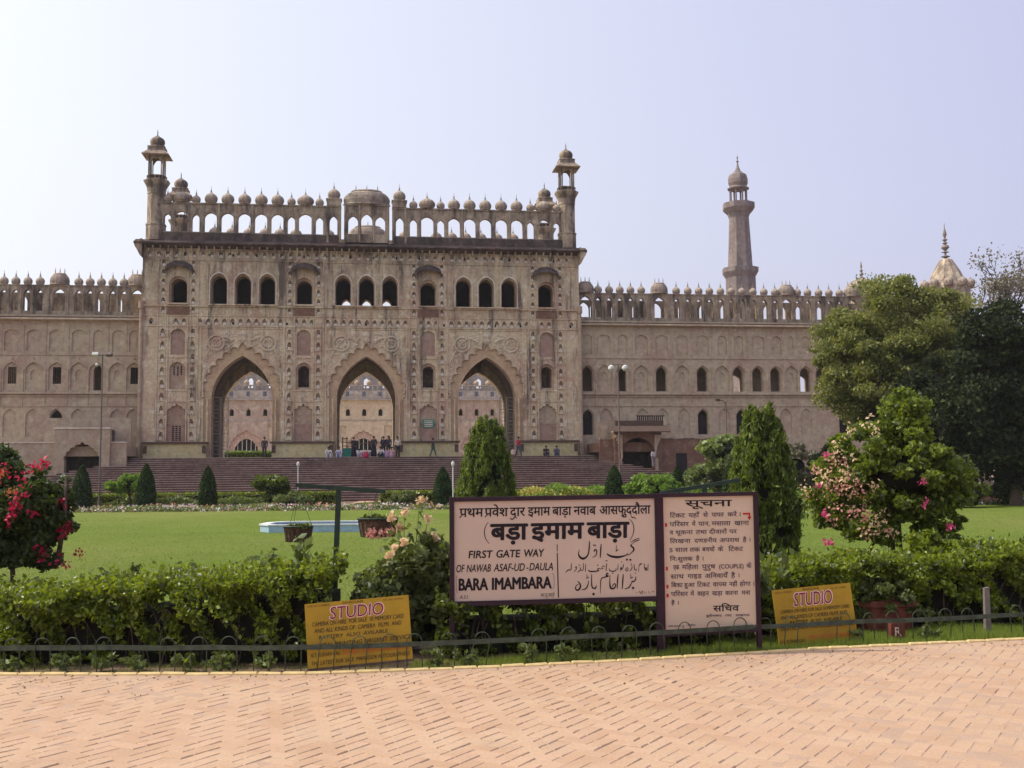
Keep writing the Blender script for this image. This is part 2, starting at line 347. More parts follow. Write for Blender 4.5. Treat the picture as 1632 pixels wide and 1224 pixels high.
    def build(s, name, mat, parent=None, smooth=False, loc=None):
        me = bpy.data.meshes.new(name); me.from_pydata(s.v, [], s.f); me.update()
        me.materials.append(mat if not isinstance(mat, str) else M[mat])
        if smooth: me.polygons.foreach_set('use_smooth', [True] * len(me.polygons))
        o = bpy.data.objects.new(name, me); col.objects.link(o)
        if parent: o.parent = parent
        if loc: o.location = loc
        return o
def _inside(C, poly):
    p = np.array(poly); x = C[:, 0]; y = C[:, 1]; ins = np.zeros(len(C), bool)
    j = len(p) - 1
    for i in range(len(p)):
        xi, yi = p[i]; xj, yj = p[j]
        cond = ((yi > y) != (yj > y))
        if cond.any():
            xx = (xj - xi) * (y - yi) / ((yj - yi) if yj != yi else 1e-9) + xi
            ins ^= cond & (x < xx)
        j = i
    return ins
def rect(x0, x1, z0, z1): return [(x0, z0), (x1, z0), (x1, z1), (x0, z1)]
def arch(cx, z0, half, spring, apex, n=10, point=0.22):
    """opening outline with a pointed head, counter-clockwise"""
    pts = [(cx - half, z0), (cx + half, z0)]
    H = apex - spring
    right = []
    for i in range(n + 1):
        a = (math.pi / 2) * i / n
        x = half * math.cos(a) ** 0.92 if i < n else 0
        z = spring + H * ((1 - point) * math.sin(a) + point * (a / (math.pi / 2)) ** 3)
        right.append((x, z))
    pts += [(cx + x, z) for x, z in right] + [(cx - x, z) for x, z in right[-2::-1]]
    return pts
def cusped(cx, z0, half, spring, apex, lobes=9, bulge=0.40, n=6, tip=0.35):
    base = arch(0, z0, half, spring, apex, 24)[2:]
    L = [0]
    for i in range(1, len(base)): L.append(L[-1] + math.dist(base[i], base[i - 1]))
    def at(s_):
        for i in range(1, len(L)):
            if L[i] >= s_:
                k = (s_ - L[i - 1]) / (L[i] - L[i - 1]); return (base[i - 1][0] + (base[i][0] - base[i - 1][0]) * k, base[i - 1][1] + (base[i][1] - base[i - 1][1]) * k)
        return base[-1]
    out = [(cx - half, z0), (cx + half, z0)]
    P = [at(L[-1] * i / lobes) for i in range(lobes + 1)]
    for i in range(lobes):
        a = P[i]; b_ = P[i + 1]; d = math.dist(a, b_)
        nx, nz = (b_[1] - a[1]) / d, -(b_[0] - a[0]) / d
        for k in range(n):
            t_ = k / n; q = math.sin(math.pi * t_) ** 0.7 * d * bulge
            if i == lobes // 2: q = (0.5 - abs(t_ - 0.5)) * 2 * tip * d + math.sin(math.pi * t_) ** 0.6 * d * bulge
            out.append((cx + a[0] + (b_[0] - a[0]) * t_ + nx * q, a[1] + (b_[1] - a[1]) * t_ + nz * q))
    out.append((cx + P[-1][0], P[-1][1]))
    return out
def tag(o, label=None, cat=None, group=None, kind=None):
    if label: o['label'] = label
    if cat: o['category'] = cat
    if group: o['group'] = group
    if kind: o['kind'] = kind
    return o
def empty(name, loc=(0, 0, 0), rz=0.0, label=None, cat=None, group=None):
    o = bpy.data.objects.new(name, None); col.objects.link(o); o.location = loc; o.rotation_euler.z = rz
    o.empty_display_size = 0.2
    return tag(o, label, cat, group)
def link_copy(o, parent=None, **kw):
    c = o.copy(); col.objects.link(c)
    if parent: c.parent = parent
    return c
def copy_tree(o, parent=None):
    c = link_copy(o, parent)
    if parent: c.matrix_parent_inverse = o.matrix_parent_inverse.copy()
    for ch in list(o.children): copy_tree(ch, c)
    return c
def cyl(mb, x, y, z0, z1, r, n=10, r2=None): return mb.lathe([(r, 0), (r2 if r2 is not None else r, z1 - z0)], x, y, z0, n)

# place in the gate's own frame: u along the front, v away from the viewer, w up
TH = R(7.8)
GATE = Vector((-12.006, 87.6, 0))
EU = Vector((math.cos(TH), math.sin(TH), 0)); EV = Vector((-math.sin(TH), math.cos(TH), 0))
def G(u, v, wz=0.0): return GATE + EU * u + EV * v + Vector((0, 0, wz))
def at(px, dist, z=0.0):
    """ground point seen in photo column px at a distance"""
    return Vector(((px - 816) * dist / FPX, dist, z))
def zof(py, dist): return 1.75 + (755 - py) * dist / FPX

# leaves: many small folded quads
def leaves(name, pts, size, mat, parent=None, seed=1, up=0.0, aspect=1.6, jitter=0.4, droop=None):
    rg = np.random.default_rng(seed)
    n = len(pts); P = np.asarray(pts, float)
    d = rg.normal(size=(n, 3)); d[:, 2] = d[:, 2] + up; d /= np.linalg.norm(d, axis=1)[:, None]
    e = rg.normal(size=(n, 3)); e -= (e * d).sum(1)[:, None] * d; e /= np.linalg.norm(e, axis=1)[:, None]
    nn = np.cross(d, e)
    s = size * (1 + jitter * rg.uniform(-1, 1, n))[:, None]
    L = d * s * aspect * 0.5; W = e * s * 0.5; B = nn * s * 0.16
    V = np.stack([P - L, P + W + B, P + L, P - W + B], axis=1).reshape(-1, 3)
    idx = np.arange(n)[:, None] * 4
    T = np.concatenate([idx + np.array([0, 1, 2]), idx + np.array([0, 2, 3])], axis=1).reshape(-1)
    me = bpy.data.meshes.new(name)
    me.vertices.add(4 * n); me.vertices.foreach_set('co', V.astype(np.float32).ravel())
    me.loops.add(6 * n); me.loops.foreach_set('vertex_index', T.astype(np.int32))
    me.polygons.add(2 * n)
    me.polygons.foreach_set('loop_start', np.arange(0, 6 * n, 3, dtype=np.int32))
    me.polygons.foreach_set('loop_total', np.full(2 * n, 3, dtype=np.int32))
    me.update(calc_edges=True)
    me.materials.append(M[mat])
    o = bpy.data.objects.new(name, me); col.objects.link(o)
    if parent: o.parent = parent
    return o
def shell(rg, c, r, n, thick=0.45):
    """points in the outer part of an ellipsoid"""
    d = rg.normal(size=(n, 3)); d /= np.linalg.norm(d, axis=1)[:, None]
    k = 1 - thick * rg.uniform(0, 1, n) ** 1.4
    k *= 1 + 0.08 * rg.normal(size=n)
    return np.asarray(c) + d * np.asarray(r) * k[:, None]
def clumps(seed, c, r, nclump, cr, per, thick=0.5, flat=0.7, lo=0.35):
    """crown made of leaf clumps scattered through an ellipsoid, gaps left between them"""
    rg = np.random.default_rng(seed); out = []
    for i in range(nclump):
        d = rg.normal(size=3); d /= np.linalg.norm(d)
        k = rg.uniform(lo, 1.0) ** 0.6
        cc = np.asarray(c) + d * np.asarray(r) * k
        q = cr * rg.uniform(0.6, 1.3)
        out.append(shell(rg, cc, (q, q, q * flat), int(per * rg.uniform(0.6, 1.3)), thick))
    return np.concatenate(out)
# ------------------------------------------------------------------ ground
def sheet(name, pts, z, mat, kind='structure'):
    mb = MB(); mb.add([(x, y, z) for x, y in pts], [tuple(range(len(pts)))])
    o = mb.build(name, mat); tag(o, kind=kind); return o
sheet('ground', [(-1500, -200), (1500, -200), (1500, 2500), (-1500, 2500)], -0.012, 'soil')
sheet('lawn', [(-45, 11.6), (45, 13.2), (45, 57), (-45, 57)], 0.0, 'lawn')

# ------------------------------------------------------------------ domes and turrets (local gate frame)
def dome_prof(r, h):     # bulbous dome, base at 0
    return [(r * .80, 0), (r * .86, h * .05), (r * .80, h * .10), (r * .92, h * .18), (r, h * .34), (r * .97, h * .50), (r * .80, h * .66),
            (r * .50, h * .78), (r * .42, h * .80), (r * .30, h * .86), (r * .10, h * .94), (r * .05, h)]
def make_dome(r, h, fin, parent, mat='dome', loc=(0, 0, 0), n=20, flute=-0.05):
    d = MB().lathe(dome_prof(r, h), n=n, flute=flute).build('dome', mat, parent, smooth=False, loc=loc)
    f = MB(); f.lathe([(.05, 0), (.09, .04), (.03, .10), (.05, .16), (.018, .2), (.012, fin)], 0, 0, h * .97, 6)
    f.build('finial', mat, d)
    return d
def dome_copy(src, parent, loc):
    c = link_copy(src, parent); c.location = loc
    for ch in src.children: link_copy(ch, c)
    return c
def vault(parent, u, v, z, hw, hd, h, mat='dome', nspike=3):
    """low bangla vault: flat ridge with spikes"""
    prof = [(hw * 1.02, 0), (hw * 1.06, h * .06), (hw, h * .12), (hw * 1.03, h * .35), (hw * .98, h * .55), (hw * .84, h * .75), (hw * .66, h * .87), (hw * .70, h * .89), (hw * .62, h * .96), (hw * .45, h)]
    d = MB().lathe(prof, n=28, sy=hd / hw, flute=-0.03).build('dome', mat, parent, loc=(u, v, z))
    f = MB()
    for k in range(nspike):
        x = (k - (nspike - 1) / 2) * hw * .48
        f.lathe([(.05, 0), (.03, .08), (.045, .12), (.012, .45)], x, 0, h * .97, 6)
    f.build('finial', mat, d); return d
def turret(parent, u, v, z0, mat='parapet'):
    """octagonal corner turret: shaft, flared gallery, open kiosk with eave and dome"""
    t = MB()
    t.lathe([(.80, 0), (.80, 1.2), (.84, 1.22), (.84, 1.35), (.72, 1.4), (.72, 3.8), (.76, 3.85), (.74, 4.0), (.80, 4.4), (1.06, 4.86), (1.08, 4.95), (.80, 5.02), (.80, 5.1)], 0, 0, 0, 8, rot=math.pi / 8)
    t = t.build('turret', 'gate' if mat == 'gate' else mat, parent, loc=(u, v, z0))
    b = MB()
    for k in range(16):
        a = 2 * math.pi * k / 16
        b.box(.78 * math.cos(a) - .03, .78 * math.cos(a) + .03, .78 * math.sin(a) - .03, .78 * math.sin(a) + .03, 5.1, 5.32)
    b.lathe([(.82, 0), (.82, .05)], 0, 0, 5.31, 8, rot=math.pi / 8)
    b.build('balustrade', mat, t)
    p = MB()
    for k in range(4):
        a = math.pi / 2 * k; ca_, sa_ = math.cos(a), math.sin(a)
        rt = lambda x, y: (x * ca_ - y * sa_, x * sa_ + y * ca_)
        for px_ in (-.56, -.44):
            x, y = rt(px_, -.56); cyl(p, x, y, 5.12, 7.0, .045, 6)
        x, y = rt(.44, -.56); cyl(p, x, y, 5.12, 7.0, .045, 6)
        for i in range(8):
            s0, s1 = i / 8, (i + 1) / 8
            hh = lambda s_: 6.38 + .52 * (1 - abs(2 * s_ - 1) ** 1.7)
            vs = []
            for yy in (-.58, -.50):
                for (xx, z_) in ((-.42 + .84 * s0, hh(s0)), (-.42 + .84 * s1, hh(s1)), (-.42 + .84 * s1, 7.05), (-.42 + .84 * s0, 7.05)):
                    q = rt(xx, yy); vs.append((q[0], q[1], z_))
            p.add(vs, [(0, 1, 2, 3), (7, 6, 5, 4), (0, 4, 5, 1)])
    p.build('kiosk', mat, t)
    e = MB().lathe([(.86, 7.0), (1.50, 6.98), (1.50, 7.04), (.95, 7.42), (.93, 7.70), (.98, 7.72), (.9, 7.8)], 0, 0, 0, 4, rot=math.pi / 4)
    e.lathe([(.64, 7.8), (.64, 7.9)], 0, 0, 0, 12)
    e.build('eave', mat, t)
    d = MB().lathe(dome_prof(.60, 1.0), 0, 0, 7.86, 16).build('dome', mat, t)
    MB().lathe([(.06, 0), (.03, .08), (.05, .15), (.012, .5)], 0, 0, 8.84, 6).build('finial', mat, t)
    return t

# ------------------------------------------------------------------ the gateway
gate = empty('gateway', GATE, TH, 'huge weathered three-arched gateway with a domed arcade parapet at the top of the steps', 'gateway')
W0, W1 = 3.2, 20.6
BAYS = (-15.1, -5.1, 5.1, 15.1); MAIN = (-10, 0, 10)
TRI = [c + d for c in MAIN for d in (-1.93, 0, 1.93)]
PIL = (-16.3, -13.95, -6.25, -3.92, 3.92, 6.25, 13.95, 16.3)
through = []; front = []
for c in MAIN:
    front.append(cusped(c, W0 + .02, 3.02, 8.0, 12.25, 15, bulge=.48))
    through.append(arch(c, W0 + .02, 2.4, 8.0, 11.5, 12))
for x in TRI:
    front.append(arch(x, 15.72, .68, 17.45, 18.26, 8, .10)); through.append(arch(x, 15.72, .60, 17.45, 18.12, 8, .10))
for x in BAYS:
    front.append(arch(x, 15.80, .74, 17.2, 18.0, 8, .06)); through.append(arch(x, 15.80, .62, 17.2, 17.80, 8, .06))
    front.append(arch(x, 11.55, .56, 13.2, 13.68, 6, .1))
    front.append(arch(x, 8.75, .62, 10.35, 10.98, 6, .1))
    if x > -10: through.append(arch(x, 8.95, .45, 10.35, 10.75, 6, .1))
    front.append(cusped(x, 4.52, .84, 6.6, 7.45, 7, bulge=.3, n=4))
def mini(x, z, h=.52, hw=.17): return [(x - hw, z), (x + hw, z), (x + hw, z + h * .6), (x + hw * .55, z + h * .88), (x, z + h), (x - hw * .55, z + h * .88), (x - hw, z + h * .6)]
minis = []
for x in PIL:
    for k in range(9): minis.append(mini(x, 4.75 + k * 1.045, .60, .17))
    for k in range(6): minis.append(mini(x, 15.0 + k * .77, .46, .15))
xs = np.arange(-17.2, 17.3, .638)
for x in xs:
    if min(abs(x - p) for p in PIL) > .42: minis.append(mini(x, 14.05, .50, .17))
for x in np.arange(-17.4, 17.5, .70):
    minis.append(mini(x, 19.62, .42, .15))
front += minis
MINIS = [(m[0][0], m[1][0], m[0][1], m[4][1]) for m in minis]
MB().panel(rect(-17.95, 17.95, W0, W1), front, 0.0, 0.20).build('facade', 'gate', gate)
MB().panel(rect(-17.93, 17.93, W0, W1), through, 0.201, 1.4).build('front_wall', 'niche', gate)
mb = MB()
for xa, xb, za, zb in MINIS:
    mb.box(xa + .035, xb - .035, .03, .199, za + .003, za + (zb - za) * .34).box(xa - .05, xb + .05, -.045, -.002, za - .06, za - .015).box(xa - .045, xa - .01, -.022, -.002, za, zb - .1).box(xb + .01, xb + .045, -.022, -.002, za, zb - .1)
mb.build('niche_sill_light', 'palesill', gate)['kind'] = 'stuff'  # pale lower blocks paint light on the sills; thin frames are trim
rear = [arch(c, W0 + .02, 2.35, 7.6, 10.9, 12) for c in MAIN] + [arch(x, 15.3, .5, 16.9, 17.35, 6) for x in TRI[3:6]]
MB().panel(rect(-17.9, 17.9, W0, W1), [arch(c, W0 + .02, 2.35, 7.6, 10.9, 12) for c in MAIN] + [arch(x * .93, 15.3, .42, 16.9, 17.42, 6) for x in TRI[3:6]], 7.0, 8.2).build('rear_wall', 'gate', gate)
MB().panel(rect(-16.89, 16.89, 13.91, 20.59), [arch(x * .93, 15.3, .44, 16.9, 17.44, 6) for x in TRI[3:6]], 6.90, 6.98).box(-16.89, 16.89, 1.402, 6.89, 13.905, 13.95).box(-16.89, 16.89, 1.402, 6.89, 20.5, 20.59).build('room_shade', 'dark', gate)  # near-black lining added so the rooms look deep in shade
MB().panel(rect(-17.9, 17.9, W0, 13.9), [arch(c, W0 + .02, 2.62, 8.1, 11.9, 12) for c in MAIN], 1.401, 6.999).build('passage_vault', 'shade_plaster', gate)  # passage shade is painted into this dark plaster
for xx in (-17.9, 16.9): MB().box(xx, xx + 1.0, 1.401, 6.999, 13.901, W1).build('side_wall', 'gate', gate)
MB().box(-17.95, 17.95, 0.0, 8.2, W1 + .003, W1 + .35).build('roof', 'parapet', gate)
# ring of each great arch, splayed between the cusps and the opening
for c in MAIN:
    rim = cusped(c, W0 + 1.3, 3.02, 8.0, 12.25, 15, bulge=.48)[1:]; MB().tube([(x, -.01, z) for x, z in rim], .045, 5).build('cusped_rim', 'niche', gate)
    mb = MB(); mb.panel(arch(c, W0 + .03, 3.4, 8.1, 13.05, 16), [arch(c, W0 + .05, 2.41, 8.0, 11.51, 16)], .13, .199)
    a = arch(c, W0 + .05, 2.44, 8.0, 11.55, 20)[1:]; mb.tube([(x, .12, z) for x, z in a] + [(c - 2.44, .12, W0 + .05)], .05, 5)
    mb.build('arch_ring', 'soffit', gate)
    # carved relief over each arch: two roundels, arcs of leaves and a central boss
    mb = MB(); rg = random.Random(int(c) + 50)
    for s_ in (-1, 1):
        for rr, th in ((.62, .10), (.34, .08)):
            P = [(c + s_ * 2.05 + rr * math.cos(a_ * math.pi / 8), -.03, 12.55 + rr * math.sin(a_ * math.pi / 8)) for a_ in range(17)]
            mb.tube(P, th, 5)
        P = [(c + s_ * (0.75 + 2.4 * k / 12), -.02, 12.75 + .55 * math.sin(k / 12 * math.pi) * 1.0 - (k / 12) ** 2 * 1.9) for k in range(13)]
        mb.tube(P, .13, 5, .05)
        for k in range(60):
            x = c + s_ * rg.uniform(.6, 3.1); z = 12.9 + rg.uniform(-.5, .75) - (abs(x - c) / 3.1) ** 2 * 1.5
            mb.lathe([(.05, -.10), (rg.uniform(.08, .16), -.02), (.04, .08)], x, -.01, z, 6, sy=.4)
        for k in range(22):            # crust of small leaves down the haunch
            t_ = k / 21; x = c + s_ * (2.35 + .75 * math.sin(t_ * 1.4)); z = 11.6 - 3.3 * t_ + rg.uniform(-.1, .1)
            if abs(x - c) < 3.25: mb.lathe([(.04, -.10), (.11, 0), (.04, .10)], c + s_ * min(3.22, abs(x - c) + .45 * (1 - t_)), -.01, z, 6, sy=.4)
    mb.lathe([(.12, -.45), (.34, -.25), (.22, 0), (.36, .2), (.18, .42), (.05, .55)], c, -.02, 13.05, 8, sy=.35)
    mb.build('carved_relief', 'relief', gate)
# mouldings
mb = MB()
for z, d, h in ((15.48, .14, .12), (14.72, .07, .08), (13.86, .08, .07), (19.28, .07, .06), (20.15, .10, .10)):
    mb.box(-17.95, 17.95, -d, -.002, z, z + h)
for x in BAYS:
    for z in (11.32, 8.62, 7.75): mb.box(x - .95, x + .95, -.06, -.002, z, z + .06)
    for s_ in (-1, 1):
        mb.box(x + s_ * .98 - .035, x + s_ * .98 + .035, -.055, -.002, 4.4, 15.47)
        mb.box(x + s_ * .86 - .03, x + s_ * .86 + .03, -.04, -.002, 8.7, 13.8)
for p in PIL:
    for s_ in (-1, 1): mb.box(p + s_ * .40 - .04, p + s_ * .40 + .04, -.075, -.002, 4.5, 19.27)
    for k in range(9): mb.box(p - .27, p + .27, -.09, -.002, 4.64 + k * 1.045, 4.70 + k * 1.045)
for c in MAIN:
    mb.box(c - 3.35, c + 3.35, -.06, -.002, 13.72, 13.79)
    for s_ in (-1, 1):
        mb.box(c + s_ * 3.30 - .05, c + s_ * 3.30 + .05, -.07, -.002, 4.4, 13.85)
        cyl(mb, c + s_ * 2.70, -.02, 4.45, 8.0, .07, 6)
        for x in (.97, 2.85): mb.box(c + s_ * x - .05, c + s_ * x + .05, -.06, -.002, 15.62, 19.2)
        mb.box(c + s_ * 2.98 - .05, c + s_ * 2.98 + .05, -.04, -.002, 15.62, 19.2)
for x in np.arange(-17.2, 17.3, .638):
    mb.box(x + .27, x + .37, -.04, -.002, 14.0, 14.66)
mb.build('moulding', 'gate', gate)
for i_, x in enumerate(TRI):
    mb = MB(); o = arch(x, 15.72, .76, 17.47, 18.40, 7, .12); i2 = arch(x, 15.72, .685, 17.45, 18.27, 7, .10)
    n_ = len(o) - 1
    O_ = o[1:] + [o[0]]; I_ = i2[1:] + [i2[0]]
    mb.add([(a, -.07, b_) for a, b_ in O_] + [(a, -.07, b_) for a, b_ in I_] + [(a, 0, b_) for a, b_ in O_] + [(a, 0, b_) for a, b_ in I_],
           [(i, i + 1, i + 2 + n_, i + 1 + n_) for i in range(n_)] + [(i, i + 2 * n_ + 2, i + 2 * n_ + 3, i + 1) for i in range(n_)] + [(i + n_ + 1, i + n_ + 2, i + 3 * n_ + 4, i + 3 * n_ + 3) for i in range(n_)])
    mb.build('window_hood', 'palesill', gate)
# dark recess panels, grilles
for x in BAYS:
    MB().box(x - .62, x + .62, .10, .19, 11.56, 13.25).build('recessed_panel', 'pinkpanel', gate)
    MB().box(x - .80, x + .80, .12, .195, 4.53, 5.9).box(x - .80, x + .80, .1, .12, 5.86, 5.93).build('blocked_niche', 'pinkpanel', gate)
    MB().box(x - .86, x + .86, -.10, -.003, 14.80, 15.47).build('brick_apron', 'brickred', gate)
    # curved hood over the bay window
    mb = MB(); n_ = 12
    for k in range(n_):
        a0 = math.pi * k / n_; a1 = math.pi * (k + 1) / n_
        f = lambda a: (x + 1.12 * math.cos(a), 18.22 + .72 * math.sin(a) ** .8)
        (x0, z0), (x1, z1) = f(a0), f(a1)
        mb.add([(x0, 0, z0 + .30), (x1, 0, z1 + .30), (x1, -.50, z1 - .16), (x0, -.50, z0 - .16), (x0, 0, z0), (x1, 0, z1), (x1, -.48, z1 - .24), (x0, -.48, z0 - .24)],
               [(0, 3, 2, 1), (4, 5, 6, 7), (3, 7, 6, 2)])
    mb.build('window_awning', 'black_ledge', gate)
    MB().box(x - .82, x + .82, -.32, -.002, 15.62, 15.72).build('balcony_ledge', 'gate', gate)
mb = MB()
for i in range(3):
    for j in range(6): mb.box(-15.1 - .33 + i * .28, -15.1 - .33 + i * .28 + .12, .17, .199, 9.95 + j * .13 - (.06 if i == 1 else 0), 9.95 + j * .13 + .08 - (.06 if i == 1 else 0))
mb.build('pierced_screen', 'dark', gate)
mb = MB()
for i in range(3):
    for j in range(8): mb.box(-15.1 - .34 + i * .26, -15.1 - .34 + i * .26 + .16, .10, .118, 4.62 + j * .155, 4.62 + j * .155 + .10)
mb.build('pierced_screen', 'dark', gate)
mb = MB(); rg = random.Random(4)
for x in np.arange(-17.3, 17.3, 2.15):
    mb.box(x, x + .16, -.012, -.001, 14.05, 14.26)
for x in np.arange(-16.6, 17.3, 1.9): mb.box(x, x + .15, -.012, -.001, 19.66, 19.88)
for p in PIL:
    for k in rg.sample(range(9), 2) + [10, 12]:
        z = 4.85 + k * 1.045 if k < 9 else 15.05 + (k - 9) * .77
        mb.box(p - .02, p + .12, .185, .199, z, z + .2)
mb.build('hole_shade', 'dark', gate)  # near-black blocks on the wall painted as shaded holes
# balcony fronts under the triple windows
for c in MAIN:
    mb = MB(); mb.box(c - 2.75, c + 2.75, -.30, -.002, 15.60, 15.70)
    for k in range(20): mb.box(c - 2.7 + k * .275, c - 2.7 + k * .275 + .14, -.045, -.003, 14.86, 15.46)
    mb.build('balcony_front', 'gate', gate)
# eave
mb = MB(); mb.extr([(.05, 20.98), (-.80, 20.62), (-.80, 20.53), (-.12, 20.30), (.0, 20.28)], -18.55, 18.55); mb.build('eave', 'black_ledge', gate)
mb = MB()
for k in range(60):
    x = -17.8 + k * .604; mb.extr([(0, 20.30), (-.45, 20.42), (-.02, 19.95)], x, x + .12)
mb.build('eave_bracket', 'gate', gate)['kind'] = 'stuff'
for s_ in (-1, 1):
    mb = MB(); pr = [(0, 20.9), (.62, 20.62), (.62, 20.5), (.10, 19.5), (0, 19.4)]
    vs = [(s_ * (17.95 + a), -.7, z) for a, z in pr] + [(s_ * (17.95 + a), 8.2, z) for a, z in pr]; n_ = 5
    mb.add(vs, [(0, 1, 2, 3, 4), (9, 8, 7, 6, 5)] + [(i, (i + 1) % n_, (i + 1) % n_ + n_, i + n_) for i in range(n_)])
    mb.build('corner_corbel', 'gate', gate)
    cyl(MB(), 0, 0, 0, 1, 1)
    mb = MB(); cyl(mb, s_ * 17.97, -.05, 3.3, 15.3, .16, 8); cyl(mb, s_ * 17.97, -.05, 15.3, 15.9, .24, 8); cyl(mb, s_ * 17.97, -.05, 3.3, 4.6, .24, 8, .18)
    mb.build('corner_column', 'niche', gate)
# parapet arcade with its row of domes
S_ = [3.9, 6.2, 13.88, 16.15]; Mm = [7.33, 8.66, 10.0, 11.36, 12.7]; Lg = [5.05, 15.02]; Tw = [2.75]
holes = []
for s_ in (-1, 1):
    holes += [arch(s_ * x, 21.7, .30, 22.75, 23.18, 6) for x in S_]
    holes += [arch(s_ * x, 21.7, .50, 22.85, 23.35, 8, .10) for x in Mm]
    holes += [arch(s_ * x, 21.7, .58, 22.85, 23.42, 8, .10) for x in Lg]
    holes += [arch(s_ * 2.75, 21.7, .32, 22.8, 23.32, 6)]
top = [(-17.0, 24.0), (-17.0, 21.6)]
MB().panel(rect(-17.0, -2.12, 21.0, 24.0), [h for h in holes if h[0][0] < 0], .15, .62).panel(rect(2.12, 17.0, 21.0, 24.0), [h for h in holes if h[0][0] > 0], .15, .62).build('parapet_arcade', 'parapet', gate)
MB().box(-17.0, -2.35, .0, .14, 20.96, 21.60).box(2.35, 17.0, .0, .14, 20.96, 21.60).build('parapet_base', 'black_ledge', gate)
mb = MB(); mb.box(-17.0, -2.1, .06, .72, 24.003, 24.12).box(2.1, 17.0, .06, .72, 24.003, 24.12)
mids = sorted([s_ * x for s_ in (-1, 1) for x in S_ + Mm + Lg])
for a, b_ in zip(mids, mids[1:]):
    if b_ - a < 2: mb.box((a + b_) / 2 - .07, (a + b_) / 2 + .07, .08, .149, 21.62, 24.0)
for s_ in (-1, 1):
    mb.box(s_ * 2.12, s_ * 3.30, .0, .8, 24.123, 24.62).box(s_ * 2.06, s_ * 3.36, -.06, .86, 24.623, 24.74)
    mb.box(s_ * 2.14, s_ * 2.30, -.01, .14, 21.0, 24.0).box(s_ * 3.14, s_ * 3.3, -.01, .14, 21.0, 24.0)
mb.build('parapet_cornice', 'parapet', gate)
dM = dS = dL = None
for s_ in (-1, 1):
    for x in Mm:
        if dM is None: dM = make_dome(.53, 1.02, .48, gate, loc=(s_ * x, .38, 24.12))
        else: dome_copy(dM, gate, (s_ * x, .38, 24.12))
    for x in S_:
        if dS is None: dS = make_dome(.35, .78, .40, gate, loc=(s_ * x, .38, 24.12))
        else: dome_copy(dS, gate, (s_ * x, .38, 24.12))
    for x in Lg:
        if dL is None: dL = make_dome(.70, 1.02, .48, gate, loc=(s_ * x, .38, 24.12), n=24)
        else: dome_copy(dL, gate, (s_ * x, .38, 24.12))
    dome_copy(dM, gate, (s_ * 2.72, .38, 24.74))
# central half-octagon pavilion with its vault
mb = MB(); w_ = 1.82
mb.panel(rect(-w_, w_, 21.0, 24.1), [arch(-1.12, 21.7, .40, 22.75, 23.25, 6), arch(0, 21.7, .46, 22.85, 23.45, 6), arch(1.12, 21.7, .40, 22.75, 23.25, 6)], -.25, .15)
mb.box(-w_ - .06, w_ + .06, -.33, .95, 24.103, 24.25).box(-w_, -w_ + .25, .151, .9, 21.0, 24.1).box(w_ - .25, w_, .151, .9, 21.0, 24.1)
for x in (-1.78, -.58, .58, 1.78): cyl(mb, x, -.28, 21.0, 24.1, .09, 6)
mb.build('central_pavilion', 'parapet', gate)
vault(gate, 0, .35, 24.22, 1.88, .85, 1.38)
for s_ in (-1, 1):
    turret(gate, s_ * 17.08, .55, 20.95, 'parapet')
    turret(gate, s_ * 16.3, 7.3, 19.3, 'parapet')
# rear parapet, its domes just show through the arcade
MB().box(-15.6, 15.6, 7.5, 8.0, 20.96, 22.95).build('rear_parapet', 'parapet', gate)
for x in [s_ * q for s_ in (-1, 1) for q in (3.4, 6.3, 7.7, 9.0, 10.4, 11.9, 13.4)]:
    dome_copy(dM, gate, (x, 7.75, 22.95))
vault(gate, .1, 7.6, 22.9, 1.7, .7, 1.35, nspike=1)

# ------------------------------------------------------------------ yellow plinths between the arches
plinth_lab = {-15.1: 'long yellow plinth wall below the lattice bay at the gate\'s left end', -5.1: 'yellow plinth wall between the left and middle arches',
              5.1: 'yellow plinth wall between the middle and right arches under the green plate', 15.1: 'yellow plinth wall right of the right arch with two men in front'}
for x in BAYS:
    t_ = empty('plinth_wall', G(x, 0), TH, plinth_lab[x], 'plinth wall', 'yellow plinths along the gate foot')
    hw = 2.55
    MB().box(-hw + .12, hw - .12, -.62, -.08, 3.2, 4.34).build('plinth', 'plinth', t_)
    MB().box(-hw - .02, hw + .02, -.78, -.0781, 4.343, 4.50).build('coping', 'darkcap', t_)
    for s_ in (-1, 1): MB().box(s_ * (hw - .12) , s_ * (hw - .42), -.70, -.625, 3.60, 4.20).build('end_block', 'darkcap', t_)

